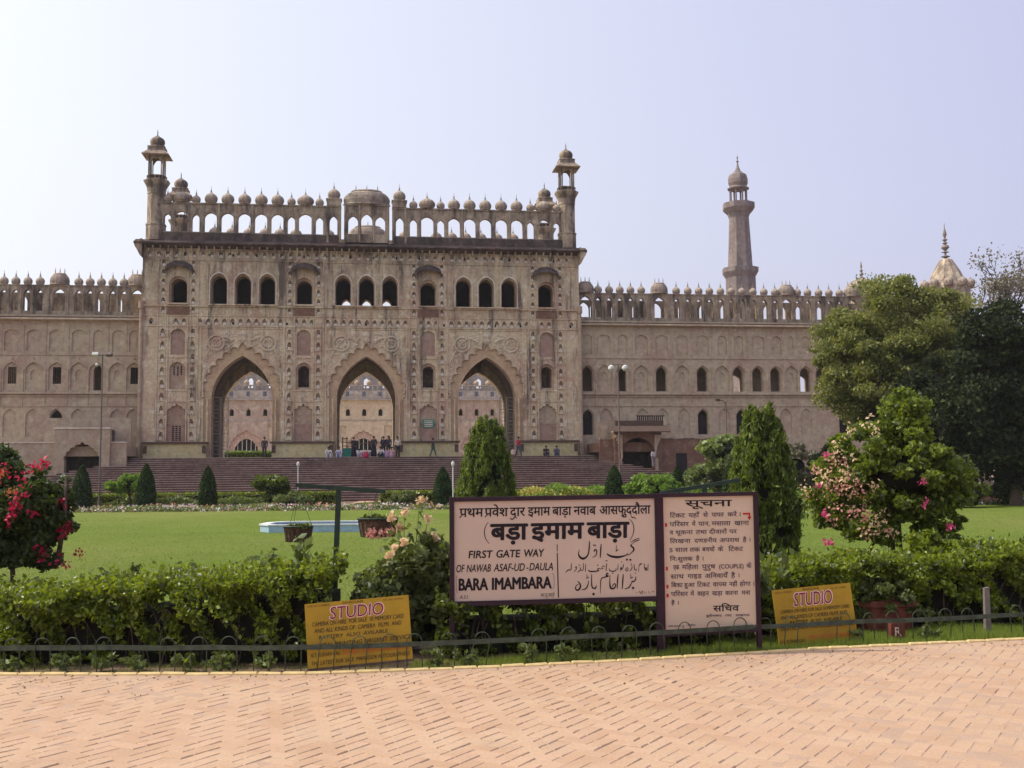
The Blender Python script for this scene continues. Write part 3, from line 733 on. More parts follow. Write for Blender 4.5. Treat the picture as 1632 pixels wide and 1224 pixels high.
# ------------------------------------------------------------------ the wings
def wing(side, x0, x1, domes, bigs, panels, wins, grounds, label, rear_ops=()):
    t_ = empty('side_wing', GATE, TH, label, 'wing')
    fr = []; th = []
    for x, hw in panels: fr.append(arch(x, 11.85, hw, 13.25, 13.62, 6, .1))
    for x, kind in wins:
        fr.append(arch(x, 8.72, .62 if kind != 'o' else .54, 10.35, 11.0, 7, .3))
        if kind == 'o': th.append(arch(x, 8.72, .46, 10.3, 10.88, 7, .3))
        if kind == 'n': th.append(arch(x, 9.55, .27, 10.1, 10.42, 5, .3))
        if kind == 'r': th.append(rect(x - .32, x + .32, 9.25, 10.6))
        if kind == 'h': th.append(arch(x, 8.72, .34, 10.3, 10.82, 6, .3))
    for x, kind in grounds:
        fr.append(arch(x, 5.0, .52, 6.6, 7.25, 6, .25))
        if kind == 'o': th.append(arch(x, 5.0, .45, 6.55, 7.15, 6, .25))
    MB().panel(rect(x0, x1, -.2, 14.35), fr, .8, .92).build('facade', 'wing', t_)
    MB().panel(rect(x0, x1, -.2, 14.35), th, .921, 1.35).build('front_wall', 'wing', t_)
    mb = MB()
    for x, kind in wins:
        if kind in 'nr':
            pass
    MB().box(x0 + .02, x1 - .02, 1.36, 1.5, -.2, 8.44).build('recess_shade', 'dark', t_)  # near-black fill paints the shade seen through ground-floor openings
    mb.box(x0, x1, 3.8, 4.1, -.2, 8.6)
    mb.box(x0, x1, 1.501, 3.799, 8.45, 8.6)
    mb.panel(rect(x0, x1, 8.601, 14.35), [arch(x, 8.7, .5, 10.0, 10.4, 6) for x in rear_ops], 3.8, 4.1)
    mb.build('rear_wall', 'wing', t_)
    bk = MB()
    for x, kind in wins:
        if kind == 'n': bk = MB(); bk.box(x - .5, x + .5, 1.02, 1.1, 9.4, 10.6); bk.build('niche_back', 'wing', t_)
    dk = MB()
    for x, kind in wins:
        if kind == 'r':
            for q in range(5): dk.box(x - .30 + q * .14, x - .26 + q * .14, 1.0, 1.04, 9.25, 10.6)
    if dk.v: dk.build('window_bars', 'dark', t_)
    MB().box(x0, x1, .8, 4.1, 14.353, 14.5).build('roof', 'parapet', t_)
    mb = MB()
    mb.extr([(.799, 14.62), (.30, 14.45), (.30, 14.38), (.799, 14.30)], x0, x1)
    mb.box(x0, x1, .62, .798, 14.66, 14.80).box(x0, x1, .55, .799, 8.42, 8.56).box(x0, x1, .68, .799, 8.22, 8.30).box(x0, x1, .72, .799, 7.42, 7.50).box(x0, x1, .72, .799, 11.55, 11.61)
    edges = sorted([p for p, _ in wins])
    for a, b_ in zip(edges, edges[1:]):
        mb.box((a + b_) / 2 - .05, (a + b_) / 2 + .05, .73, .799, 7.5, 8.22).box((a + b_) / 2 - .07, (a + b_) / 2 + .07, .72, .799, 8.56, 10.4).box((a + b_) / 2 - .04, (a + b_) / 2 + .04, .75, .799, 11.61, 14.2)
    for x, kind in wins:
        o = arch(x, 10.35, .70, 10.36, 11.22, 7, .45)[1:]; i2 = arch(x, 10.35, .62, 10.36, 11.0, 7, .3)[1:]; n_ = len(o) - 1
        mb.add([(a, .74, b_) for a, b_ in o] + [(a, .74, b_) for a, b_ in i2] + [(a, .8, b_) for a, b_ in o] + [(a, .8, b_) for a, b_ in i2],
               [(i, i + 1, i + 2 + n_, i + 1 + n_) for i in range(n_)] + [(i, i + 2 * n_ + 2, i + 2 * n_ + 3, i + 1) for i in range(n_)])
        mb.lathe([(.02, 0), (.07, .06), (.02, .16)], x, .75, 11.2, 6)
    mb.build('moulding', 'wing', t_)
    hs = [arch(x, 15.15, .27, 16.35, 16.88, 6) for x in domes] + [arch(x, 15.15, .50, 16.35, 16.98, 7) for x in bigs]
    MB().panel(rect(x0, x1, 14.503, 17.18), hs, .95, 1.4).build('parapet_arcade', 'parapet', t_)
    hs = [arch(x, 15.0, .30, 16.2, 16.7, 5) for x in domes[::2]] + [arch(x + .3, 15.0, .45, 16.2, 16.8, 5) for x in bigs]
    MB().panel(rect(x0, x1, 14.503, 17.0), hs, 3.2, 3.5).build('rear_arcade', 'parapet', t_)
    mb = MB().box(x0, x1, .88, 1.5, 17.183, 17.27)
    al = sorted(domes + bigs)
    for a, b_ in zip(al, al[1:]): mb.box((a + b_) / 2 - .05, (a + b_) / 2 + .05, .88, .949, 14.8, 17.18)
    mb.build('parapet_cornice', 'parapet', t_)
    d0 = None
    for x in domes:
        if d0 is None: d0 = make_dome(.36, .76, .42, t_, loc=(x, 1.15, 17.27), n=16)
        else: dome_copy(d0, t_, (x, 1.15, 17.27))
    for x in bigs: vault(t_, x, 1.2, 17.27, .76, .55, 1.0)
    return t_
lw = wing(-1, -34.2, -17.96, [-33.3, -32.4, -30.9, -28.9, -28.0, -27.07, -26.13, -23.15, -22.27, -21.39, -20.5, -19.62], [-24.64, -18.6, -31.6 - .0],
     [(x, .55) for x in (-33.0, -31.5, -29.8, -28.1, -26.39, -24.67, -22.94)] + [(-21.44, .40), (-19.88, .50), (-18.6, .45)],
     [(-33.0, 'n'), (-31.4, 'r'), (-29.7, 'n'), (-28.0, 'r'), (-26.34, 'n'), (-24.59, 'r'), (-22.91, 'n'), (-21.45, 'h'), (-19.91, 'n'), (-18.6, 'r')],
     [(-31.4, 'n'), (-29.7, 'n'), (-28.05, 'n'), (-26.33, 'n'), (-24.56, 'o'), (-22.88, 'n'), (-19.87, 'n'), (-18.6, 'n')],
     'long weathered wing wall left of the gateway with blind arches')
RD = [19.87, 20.85, 21.8, 22.75, 23.71, 26.85, 27.9, 28.89, 29.86, 30.87, 31.84, 32.82, 33.84, 34.85, 35.87, 37.95, 38.91, 39.94, 40.91, 41.9, 44.6, 45.6, 46.6, 47.6]
rw = wing(1, 17.96, 52, RD, [18.75, 25.33, 36.95, 43.1],
     [(18.75, .45), (20.22, .58), (21.88, .42), (23.54, .56), (25.36, .56), (27.17, .5), (29.02, .56), (30.78, .42), (32.29, .40), (34.05, .56), (35.74, .42), (37.05, .26), (38.4, .4), (40.2, .5), (42, .5), (44, .5)],
     [(18.75, 'o'), (20.25, 'n'), (21.85, 'h'), (23.48, 'n'), (25.29, 'o'), (27.12, 'n'), (28.95, 'o'), (30.7, 'n'), (32.2, 'o'), (33.96, 'o'), (35.61, 'o'), (37.01, 'n'), (38.34, 'o'), (39.83, 'o'), (41.6, 'n'), (43.4, 'o')],
     [(18.75, 'o'), (20.34, 'n'), (23.54, 'n'), (25.31, 'n'), (27.2, 'n'), (28.94, 'o'), (30.83, 'n'), (32.4, 'o'), (34.6, 'n'), (36.4, 'n'), (38.28, 'n'), (41.83, 'o')],
     'long weathered wing wall right of the gateway running behind the trees', rear_ops=(32.9, 39.1))

# ------------------------------------------------------------------ staircase, terraces and side entrances
stairs = empty('staircase', GATE, TH, 'wide flight of worn brick steps climbing to the gateway', 'steps')
NST = 20; RIS = 3.2 / NST
vv = -1.5
for k in range(NST):                       # from the top step down
    zt = 3.2 - k * RIS
    tread = .62 if k != 9 else 2.0
    hw_l = 18.1 + min(5.6, max(0, (k - 1)) * .72); hw_r = 18.6 + min(5.0, max(0, k - 1) * .62)
    v_f = vv - tread
    mb = MB()
    zb = zt - RIS
    mb.box(-hw_l, hw_r, v_f, (vv if k else 0.0) if k else 0.0, zb + .003, zt)
    st_ = mb.build('step', 'step', stairs)
    MB().box(-hw_l - .01, hw_r + .01, v_f - .035, v_f - .001, zt - .040, zt + .003).box(-hw_l, hw_r, v_f, v_f + .12, zt + .001, zt + .003).build('nosing_light', 'nosing_light', st_)  # pale strips paint sunlight along the tread edges
    vv = v_f
MB().box(-24, 24, vv + .4, 8.2, -.2, .02).box(-18, 18, -1.5, 8.5, 2.6, 3.035).build('stair_core', 'step', stairs)
STAIR_FRONT = vv
# the floor of the passages and of the court behind
mb = MB().box(-40, 40, 8.2, 78, 2.4, 3.1); o = mb.build('courtyard_floor', 'inner'); o.location = GATE; o.rotation_euler.z = TH; tag(o, kind='structure')
mb = MB().box(-17.9, 17.9, .0, 8.2, 3.04, 3.21); o = mb.build('passage_floor', 'step', stairs)

def entry(name, label, u, w_top, w_wing, hw, aw, a_bot, a_spring, a_apex, x_lo, x_hi, v=-4.0, mat='wallpale', curved=False):
    t_ = empty(name, GATE, TH, label, 'entrance')
    MB().panel(rect(u - hw, u + hw, -.2, w_top), [cusped(u, a_bot, aw, a_spring, a_apex, 9, bulge=.25, n=4) if not curved else arch(u, a_bot, aw, a_spring, a_apex, 9, .1)], v - .35, v + .25).build('entrance_wall', mat, t_)
    MB().box(u - hw - .06, u + hw + .06, v - .42, v + .32, w_top + .002, w_top + .12).build('coping', 'palesill' if not curved else 'parapet', t_)
    mb = MB().box(x_lo, u - hw - .001, v, v + .3, -.2, w_wing).box(u + hw + .001, x_hi, v, v + .3, -.2, w_wing)
    mb.build('terrace_wall', mat, t_)
    MB().box(x_lo, u - hw - .001, v - .06, v + .36, w_wing + .002, w_wing + .09).box(u + hw + .001, x_hi, v - .06, v + .36, w_wing + .002, w_wing + .09).build('wall_coping', 'palesill' if not curved else 'parapet', t_)
    MB().box(u - aw - .3, u + aw + .3, v + 2.6, v + 2.8, -.2, w_top - .1).box(u - aw - .5, u - aw - .2, v + .26, v + 2.8, -.2, w_top - .1).box(u + aw + .2, u + aw + .5, v + .26, v + 2.8, -.2, w_top - .1).box(u - aw - .5, u + aw + .5, v + .26, v + 2.8, w_top - .09, w_top).build('recess', 'shade_plaster', t_)  # shade behind the arch is painted in as near-black plaster
    MB().box(x_lo, x_hi, v + .301, .79, w_wing - 1.0, w_wing - .25).build('terrace', mat, t_)
    return t_
en_l = entry('entrance_pavilion', 'low plastered entrance with a scalloped arch left of the steps', -21.2, 5.40, 4.35, 2.0, 1.26, .9, 3.0, 4.28, -34, -18.05)
MB().box(-24.6, -18.2, -1.8, -1.5, 4.0, 6.35).build('rear_wall', 'wallpale', en_l)
en_r = entry('entrance_pavilion', 'dark brick entrance with a heavy sloping eave right of the steps', 21.75, 5.0, 4.45, 1.95, 1.33, 1.0, 3.5, 4.60, 18.65, 34, mat='brickred', curved=True)
mb = MB(); mb.extr([(-4.35, 5.55), (-5.25, 5.05), (-5.25, 4.97), (-4.35, 5.2)], 19.6, 24.2); mb.extr([(-4.35, 5.95), (-4.36, 5.56), (-3.7, 5.56), (-3.7, 5.95)], 19.9, 23.9)
mb.build('eave', 'darkcap', en_r)
mb = MB()
for s_ in (-1, 1):
    for k in range(8):
        a0 = k / 8; a1 = (k + 1) / 8
        x0 = 21.75 + s_ * (1.42 + .65 * a0 ** 2); x1 = 21.75 + s_ * (1.42 + .65 * a1 ** 2)
        mb.box(min(x0, 21.75 + s_ * 1.34), max(x0, 21.75 + s_ * 1.34) + .02, -4.55, -4.36, 2.9 + 1.9 * a0, 2.9 + 1.9 * a1 - .002)
    cyl(mb, 21.75 + s_ * 1.5, -4.5, .2, 2.9, .16, 8, .13)
mb.build('flared_bracket', 'niche', en_r)
MB().box(18.66, 23.9, -3.2, -2.9, 4.6, 5.9).build('upper_wall', 'wallpale', en_r)
mb = MB()
for k in range(14): mb.box(22.0 + k * .16, 22.08 + k * .16, -3.3, -3.25, 5.9, 6.35)
mb.box(21.9, 24.3, -3.33, -3.22, 6.35, 6.42); mb.build('railing', 'dark', en_r)
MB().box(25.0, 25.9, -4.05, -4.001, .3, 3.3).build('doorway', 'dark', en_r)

# iron lattice gate leaves folded back in the outer arches
def lattice_leaf(u, label, side):
    t_ = empty('lattice_gate', G(u, 0), TH, label, 'gate leaf', 'iron lattice gate leaves')
    mb = MB(); H0, H1 = 3.25, 8.25; W = 1.25
    for x in (0, W / 2, W): mb.box(x - .035, x + .035, -.03, .03, H0, H1)
    for z in np.linspace(H0, H1, 6): mb.box(0, W, -.03, .03, z - .03, z + .03)
    mb.build('frame', 'lattice', t_)
    mb = MB()
    zz = np.linspace(H0, H1, 6)
    for i in range(5):
        for j, x in enumerate((W * .25, W * .75)):
            c_ = (x, (zz[i] + zz[i + 1]) / 2)
            mb.tube([(c_[0] + .22 * math.cos(a * math.pi / 6), 0, c_[1] + .22 * math.sin(a * math.pi / 6)) for a in range(13)], .022, 4)
            for sx in (-1, 1):
                for sz in (-1, 1): mb.tube([(c_[0] + sx * .15, 0, c_[1] + sz * .15), (c_[0] + sx * .29, 0, c_[1] + sz * .48)], .018, 4)
    mb.build('scrollwork', 'lattice', t_)
    for ch in t_.children: ch.location = (0, 0, 0)
    t_.rotation_euler.z = TH
    return t_
a_ = lattice_leaf(-12.35, 'tall iron lattice gate leaf folded against the left arch jamb', -1); a_.location = G(-12.55, 2.0)
b2 = lattice_leaf(11.3, 'tall iron lattice gate leaf folded against the right arch jamb', 1); b2.location = G(11.30, 2.0)

# green plate in the third bay
t_ = empty('notice_plate', G(5.1, .06), TH, 'small green enamel plate in the blocked niche right of the middle arch', 'sign')
MB().box(-.47, .47, -.03, 0, 5.62, 6.30).build('plate', 'sign_green', t_)
mb = MB()
for k in range(4): mb.box(-.38 + .02 * k, .38 - .03 * (k % 2), -.036, -.032, 6.14 - k * .145, 6.20 - k * .145)
mb.build('lettering', 'outline', t_)

# ------------------------------------------------------------------ second gateway across the court
inner = empty('inner_gateway', G(0, 68), TH, 'sunlit cream second gateway seen through the arches across the courtyard', 'gateway')
fr = []
for c in (-24.5, -16.6, -8.4, 0, 8.4, 16.6, 24.5):
    fr.append(cusped(c - .4, 3.1, 2.3, 5.6, 8.1, 11, bulge=.25, n=4))
    for d in (-3.6,): fr.append(rect(c + d - .35 + .2, c + d + .75, 6.6, 8.9)); fr.append(rect(c + 2.6, c + 3.7, 6.6, 8.9))
for k in range(-12, 13): fr.append(arch(k * 2.35 - .3, 10.3, .33, 11.0, 11.4, 5))
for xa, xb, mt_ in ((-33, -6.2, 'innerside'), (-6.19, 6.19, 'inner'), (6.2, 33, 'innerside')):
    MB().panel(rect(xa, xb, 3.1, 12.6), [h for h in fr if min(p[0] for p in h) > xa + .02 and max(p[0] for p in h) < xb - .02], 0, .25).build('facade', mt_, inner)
th = [arch(c - .4, 3.1, 1.65, 5.5, 7.1, 8, .15) for c in (-24.5, -16.6, -8.4, 0, 8.4, 16.6, 24.5)] + [arch(k * 2.35 - .3, 10.35, .28, 11.0, 11.35, 5) for k in range(-12, 13)]
MB().panel(rect(-33, 33, 3.1, 12.6), th, .251, 1.0).build('front_wall', 'inner', inner)
MB().box(-33, 33, 2.0, 2.2, 3.1, 12.6).build('interior_shade', 'dark', inner)  # near-black sheet stands for the shade behind the openings
mb = MB(); mb.box(-33, 33, -.5, 0, 12.6, 12.75).box(-33, 33, -.2, 1.0, 12.751, 14.0).box(-33, 33, -.08, -.001, 9.6, 9.75); mb.build('cornice', 'innergrey', inner)
mb = MB()
for k in range(-14, 15): mb.box(k * 2.35 - .6, k * 2.35 - .1, -.215, -.203, 13.15, 13.85)
mb.build('niche_row', 'bluedoor', inner)['kind'] = 'stuff'  # dark blocks painted as shaded window openings
for c in (-24.5, -16.6, -8.4, 0, 8.4, 16.6, 24.5):
    mb = MB()
    o = cusped(c - .4, 3.1, 2.3, 5.6, 8.1, 11, bulge=.25, n=4)[1:]; i2 = [(c - .4 + (x - c + .4) * .72, 3.1 + (z - 3.1) * .80) for x, z in o]; n_ = len(o) - 1
    mb.add([(a, .24, b_) for a, b_ in o] + [(a, .2, b_) for a, b_ in i2], [(i, i + 1, i + 2 + n_, i + 1 + n_) for i in range(n_)])
    mb.build('arch_surround', 'innerpink', inner)
    w_ = MB()
    for k in range(-2, 3): w_.box(c - .4 + k * .62 - .04, c - .4 + k * .62 + .04, .6, .66, 5.3, 7.0)
    w_.box(c - 2.05, c + 1.25, .58, .66, 5.15, 5.32); w_.build('fanlight', 'white', inner)
    MB().box(c - 1.98, c + 1.18, .62, .70, 3.1, 5.149).build('door', 'bluedoor', inner)
# upper storey behind with small domes and niches
mb = MB(); hs = [arch(k * 2.8, 14.6, .38, 15.6, 16.1, 5) for k in range(-10, 11)]
MB().panel(rect(-33, 33, 14.0, 17.2), hs, 3.0, 3.6).build('terrace_wall', 'innergrey', inner)
for k in range(-14, 15): MB().lathe(dome_prof(.40, .8), 0, 0, 0, 10).build('dome', 'niche', inner, loc=(k * 1.75 + .4, .6, 14.0 + .85))
mb = MB()
for k in range(-14, 15):
    for s_ in (-.5, .5): mb.box(k * 1.75 + .4 + s_ * 1.0 - .12, k * 1.75 + .4 + s_ * 1.0 + .12, .4, .8, 14.0, 14.85)
mb.box(-30, 30, .3, .9, 14.70, 14.85)
mb.build('arcade', 'innergrey', inner)
MB().panel(rect(-33, 33, 17.201, 22.5), [arch(k * 3.1 + .7, 18.3, .7, 20.2, 21.0, 6) for k in range(-9, 10)], 6, 6.6).build('upper_wall', 'innergrey', inner)
MB().box(-33, 33, 7.5, 7.7, 17.2, 22.5).build('interior_shade', 'dark', inner)  # same near-black sheet of shade for the upper openings
# clipped hedge in the court
# ------------------------------------------------------------------ minaret, mosque dome and spires beyond
def place(px, dist): return at(px, dist)
mi = empty('minaret', at(1186, 190), 0, 'tall tapering minaret with two balconies rising behind the right wing', 'minaret')
s1 = 190 / FPX
def zz(py): return zof(py + 3.2, 190)
mb = MB().lathe([(3.0, 0), (2.9, 25), (2.75, zz(432) - 1.0)], n=8, rot=.3)
mb.lathe([(2.2, 0), (2.55, 1.0), (3.3, 2.2), (3.35, 3.0), (2.9, 3.02)], 0, 0, zz(452), 8, rot=.3).lathe([(2.32, 0), (1.78, zz(335) - zz(432))], 0, 0, zz(432), 8, rot=.3)
mb.build('shaft', 'minaret', mi)
mb = MB().lathe([(1.85, 0), (2.1, .7), (2.7, 1.3), (2.95, 1.6), (2.95, 2.6), (2.7, 2.62)], 0, 0, zz(342), 8, rot=.3); mb.build('balcony', 'minaret', mi)
mb = MB()
for k in range(8):
    a = 2 * math.pi * k / 8 + .3
    cyl(mb, 1.5 * math.cos(a), 1.5 * math.sin(a), zz(319), zz(296), .15, 6)
    a2 = a + 2 * math.pi / 8
    A = Vector((1.55 * math.cos(a), 1.55 * math.sin(a), 0)); B = Vector((1.55 * math.cos(a2), 1.55 * math.sin(a2), 0)); zt = zz(293)
    for i in range(6):
        q0 = A.lerp(B, i / 6); q1 = A.lerp(B, (i + 1) / 6); h0 = zt - .8 * abs(i / 3 - 1) ** 2 - .1; h1 = zt - .8 * abs((i + 1) / 3 - 1) ** 2 - .1
        mb.add([(q0.x, q0.y, h0), (q1.x, q1.y, h1), (q1.x, q1.y, zt + .1), (q0.x, q0.y, zt + .1)], [(0, 1, 2, 3)])
mb.build('lantern', 'minaret', mi)
mb = MB().lathe([(1.55, 0), (1.95, .1), (2.0, .25), (1.6, .45), (1.55, .7), (1.78, 1.2), (1.80, 1.9), (1.6, 2.7), (1.1, 3.05), (.95, 3.1), (.85, 3.2), (.5, 3.6), (.25, 4.3), (.15, 4.7), (.12, 5.1), (.28, 5.3), (.1, 5.5), (.08, 5.9), (.2, 6.0), (.04, 6.2), (.03, 6.6)], 0, 0, zz(296), 16, flute=-.03); mb.build('dome', 'minaret', mi)
mo = empty('mosque_dome', at(1518, 170), 0, 'ribbed conical dome with a tall beaded finial above the big tree', 'dome')
def z7(py): return zof(py + 6, 170)
MB().lathe([(3.7, 0), (3.6, 9), (3.5, z7(456)), (3.0, z7(450)), (2.75, z7(445)), (2.2, z7(432)), (1.5, z7(420)), (.95, z7(411)), (.7, z7(410))], n=24, flute=-.07).build('dome', 'relief', mo)
MB().lathe([(.8, 0), (.25, .3), (1.0, .8), (.2, 1.2), (.25, 1.9), (.85, 2.1), (.2, 2.4), (.4, 2.8), (.9, 3.5), (.7, 4.1), (.2, 4.4), (.6, 4.9), (.15, 5.3), (.6, 5.9), (.15, 6.3), (.3, 6.9), (.45, 7.6), (.1, 9.4), (.04, 11.0)], 0, 0, 0, 12).build('finial', 'gilt', mo, loc=(0, 0, z7(410))).scale = (.72, .72, .54)
for k in range(10):
    a = math.pi * 2 * k / 10; MB().lathe(dome_prof(.75, 1.5), 0, 0, 0, 10).build('small_dome', 'dome', mo, loc=(3.6 * math.cos(a), 3.6 * math.sin(a), z7(458)))
sp = empty('mosque_dome', at(1381, 175), 0, 'slender dark spire above the right wing roof, left of the big tree', 'dome')
MB().lathe([(2.5, 0), (2.4, zof(458, 175)), (1.8, zof(452, 175)), (.5, zof(446, 175))], n=12).build('dome', 'dome', sp)
MB().lathe([(.5, 0), (.2, .3), (.55, .7), (.15, 1.1), (.5, 1.5), (.12, 1.9), (.4, 2.4), (.1, 2.8), (.25, 3.4), (.03, 4.6)], 0, 0, 0, 10).build('finial', 'gilt', sp, loc=(0, 0, zof(450, 175))).scale = (.7, .7, .72)
# ------------------------------------------------------------------ garden
RG = np.random.default_rng(7)
def tube_obj(name, pts, r, mat, parent, r2=None, n=7):
    return MB().tube(pts, r, n, r2).build(name, mat, parent, smooth=True)
# far side of the lawn: low clipped hedges
def far_hedge(x0, x1, y, h, label, seed):
    t_ = empty('hedge', ((x0 + x1) / 2, y, 0), 0, label, 'hedge', 'low clipped hedges at the far edge of the lawn')
    L = x1 - x0
    MB().box(-L / 2 + .1, L / 2 - .1, -.42, .42, 0, h - .12).build('shade_core', 'core', t_)
    rg = np.random.default_rng(seed); n = int(L * 800)
    P = np.stack([rg.uniform(-L / 2, L / 2, n), rg.uniform(-.5, .5, n), rg.uniform(0, h, n)], 1)
    k = rg.integers(0, 3, n); P[k == 0, 2] = h + rg.normal(0, .03, (k == 0).sum()); P[k == 1, 1] = -.5 + rg.normal(0, .03, (k == 1).sum())
    leaves('foliage', P, .075, 'hedge', t_, seed)
fh = [(-26.5, -18.2, 'low clipped hedge behind the crimson bush at far left of the lawn'), (-18.0, -9.6, 'low clipped hedge in front of the steps, left of the garden path'),
      (-7.3, -3.0, 'low clipped hedge just right of the garden path before the steps'), (-2.2, 6.5, 'low clipped hedge behind the big sign at the far lawn edge')]
for i, (a, b_, l) in enumerate(fh): far_hedge(a, b_, 58 + .5 * i, .82, l, 30 + i)
o = sheet('garden_path', [(-9.4, 55.5), (-7.4, 55.5), (-7.9, 73), (-10.4, 73)], 0.006, 'pathpink')
# bedding flowers along the far edge
rg = np.random.default_rng(3)
def bed(name, x0, x1, y0, y1, h, n, size, mat, seed, kind='stuff'):
    rg = np.random.default_rng(seed)
    x = rg.uniform(x0, x1, n); y = rg.uniform(y0, y1, n)
    dens = 0.5 + 0.5 * np.sin(x * 1.7 + seed) * np.sin(x * .63 + 2 * seed)
    P = np.stack([x, y, rg.uniform(0.02, 1, n) * h * (0.45 + .55 * dens)], 1)
    o = leaves(name, P, size, mat, None, seed, up=.6); tag(o, kind=kind); return o
bed('flower_bed_leaves', -27, 27, 53.6, 57.2, .34, 26000, .09, 'weed', 11)
bed('white_bedding_flowers', -27, 27, 53.4, 56.5, .38, 5200, .085, 'f_white', 12)
bed('pink_bedding_flowers', -27, 27, 53.6, 57, .42, 3600, .085, 'f_pink', 13)
bed('orange_bedding_flowers', 15, 27, 54.5, 58, .55, 2400, .10, 'f_orange', 14)
bed('yellow_bedding_flowers', -.5, 7.5, 57.6, 62, 1.15, 7500, .10, 'f_yellow', 15)
bed('tall_bedding_leaves', -1, 9.5, 57.5, 63, 1.25, 12000, .12, 'bright', 16)
bed('garden_undergrowth', -22, -12, 57.0, 58.4, .8, 6000, .10, 'weed', 17)
bed('right_border_leaves', 14, 29, 56.5, 62, .9, 14000, .13, 'bright', 18)
bed('terrace_foot_shrubs', 10, 20, 66, 69.5, 2.3, 9000, .15, 'weed', 19)

# clipped cypress cones
def topiary(px, dist, w_, h, label, seed):
    p = at(px, dist); t_ = empty('clipped_cypress', p, 0, label, 'topiary tree', 'clipped cypress cones round the lawn')
    prof = [(w_ * .40, 0), (w_ * .49, h * .15), (w_ * .5, h * .35), (w_ * .42, h * .60), (w_ * .27, h * .82), (w_ * .10, h * .95), (.02, h)]
    MB().lathe([(r * .9, z * .98) for r, z in prof], n=14).build('shade_core', 'core', t_, smooth=True)
    rg = np.random.default_rng(seed); n = 3600
    z = rg.uniform(0, 1, n) ** 1.15 * h; rr = np.interp(z, [q[1] for q in prof], [q[0] for q in prof]); a = rg.uniform(0, 2 * math.pi, n)
    rr = rr * rg.normal(1.0, .045, n)
    leaves('foliage', np.stack([rr * np.cos(a), rr * np.sin(a), z], 1), .075, 'topiary', t_, seed, up=2.0, aspect=2)
for k, (px, w_, h, l) in enumerate([(132, .95, 2.35, 'clipped cypress cone left of the tall lamp post'), (234, .92, 2.4, 'dark clipped cypress cone behind the round-topped little tree'),
        (332, .85, 2.25, 'clipped cypress cone in front of the steps below the left arch'), (705, .95, 2.1, 'clipped cypress cone just left of the big feathery conifer'),
        (977, .92, 2.1, 'clipped cypress cone above the sign, left of the bright green shrub'), (1077, .75, 2.0, 'clipped cypress cone tucked behind the bright green shrub'),
        (1160, .85, 2.1, 'clipped cypress cone below the pale broad-leaved tree'), (1600, 1.15, 2.75, 'clipped cypress cone at the far right edge of the lawn')]):
    topiary(px, 55.5 if px < 1500 else 54, w_, h, l, 50 + k)

def conifer(px, dist, w_, h, label, seed, n=26000):
    p = at(px, dist); t_ = empty('conifer', p, 0, label, 'conifer')
    prof = [(w_ * .36, .05), (w_ * .48, h * .2), (w_ * .5, h * .38), (w_ * .44, h * .58), (w_ * .30, h * .78), (w_ * .14, h * .92), (.02, h)]
    MB().lathe([(r * .62, z * .9) for r, z in prof], n=12).build('shade_core', 'core', t_, smooth=True)
    cyl(MB(), 0, 0, 0, .4, .1); MB().tube([(0, 0, 0), (0.02, 0, .5)], .09, 8).build('trunk', 'trunk', t_)
    rg = np.random.default_rng(seed); out = []
    for i in range(260):          # upright plumes
        z0 = rg.uniform(0, .93) * h; r0 = np.interp(z0, [q[1] for q in prof], [q[0] for q in prof]) * rg.uniform(.70, 1.0); a = rg.uniform(0, 2 * math.pi)
        L = rg.uniform(.3, .65) * h * .24; m_ = n // 260
        s_ = rg.uniform(0, 1, m_)
        th = .045 * w_ * (1 - s_ * .8) + .01
        rr = r0 + s_ * L * .10 + .02 * w_ * rg.uniform(-1, 1.6)
        out.append(np.stack([rr * np.cos(a) + rg.normal(0, 1, m_) * th, rr * np.sin(a) + rg.normal(0, 1, m_) * th, z0 + s_ * L], 1))
    leaves('foliage', np.concatenate(out), .020 * (1 + h / 12), 'conifer', t_, seed, up=1.8, aspect=4.0)
conifer(776, 25, 1.30, 2.92, 'feathery bright conifer rising behind the main sign board', 61, 46000)
conifer(1213, 17, 1.02, 2.66, 'tall feathery conifer right of the notice board', 62, 52000)

def bush(name, px, dist, base_z, r, label, cat, mat, seed, ncl=40, cr=.3, per=260, size=.09, group=None, trunk=0, core=.55, up=0.0, flat=.75):
    p = at(px, dist); t_ = empty(name, p, 0, label, cat, group)
    c = (0, 0, base_z + r[2])
    P = clumps(seed, c, (r[0], r[1], r[2] * .92), ncl, cr, per, flat=flat)
    P = P[P[:, 2] > 0.02]
    leaves('crown', P, size, mat, t_, seed, up=up)
    if core: MB().lathe([(core * r[0] * math.sin(math.pi * k / 8) + .01, -core * r[2] * math.cos(math.pi * k / 8)) for k in range(9)], 0, 0, c[2], 10).build('shade_core', 'core', t_, smooth=True)
    if base_z > .05 or trunk:
        rg = random.Random(seed)
        mb = MB(); mb.tube([(0, 0, -.02), (.03, 0, base_z * .5), (0, .02, base_z + r[2] * .5)], trunk or .05, 7, (trunk or .05) * .6)
        for k in range(4):
            a = k * 1.6 + rg.random(); mb.tube([(0, 0, base_z * .75), (r[0] * .3 * math.cos(a), r[1] * .3 * math.sin(a), base_z + r[2] * .4), (r[0] * .6 * math.cos(a), r[1] * .6 * math.sin(a), base_z + r[2] * 1.0)], (trunk or .05) * .5, 5, .01)
        mb.build('trunk', 'trunk', t_)
    return t_
bush('small_tree', 208, 56.5, .95, (1.02, .8, .45), 'small round-headed bright tree beside the second cypress cone', 'tree', 'bright', 71, 34, .28, 190, .10, trunk=.06)
bush('shrub', 433, 57.5, .75, (1.0, .8, .55), 'dark round-topped shrub in front of the steps between the arches', 'shrub', 'hedge2', 72, 34, .28, 170, .11, trunk=.05)
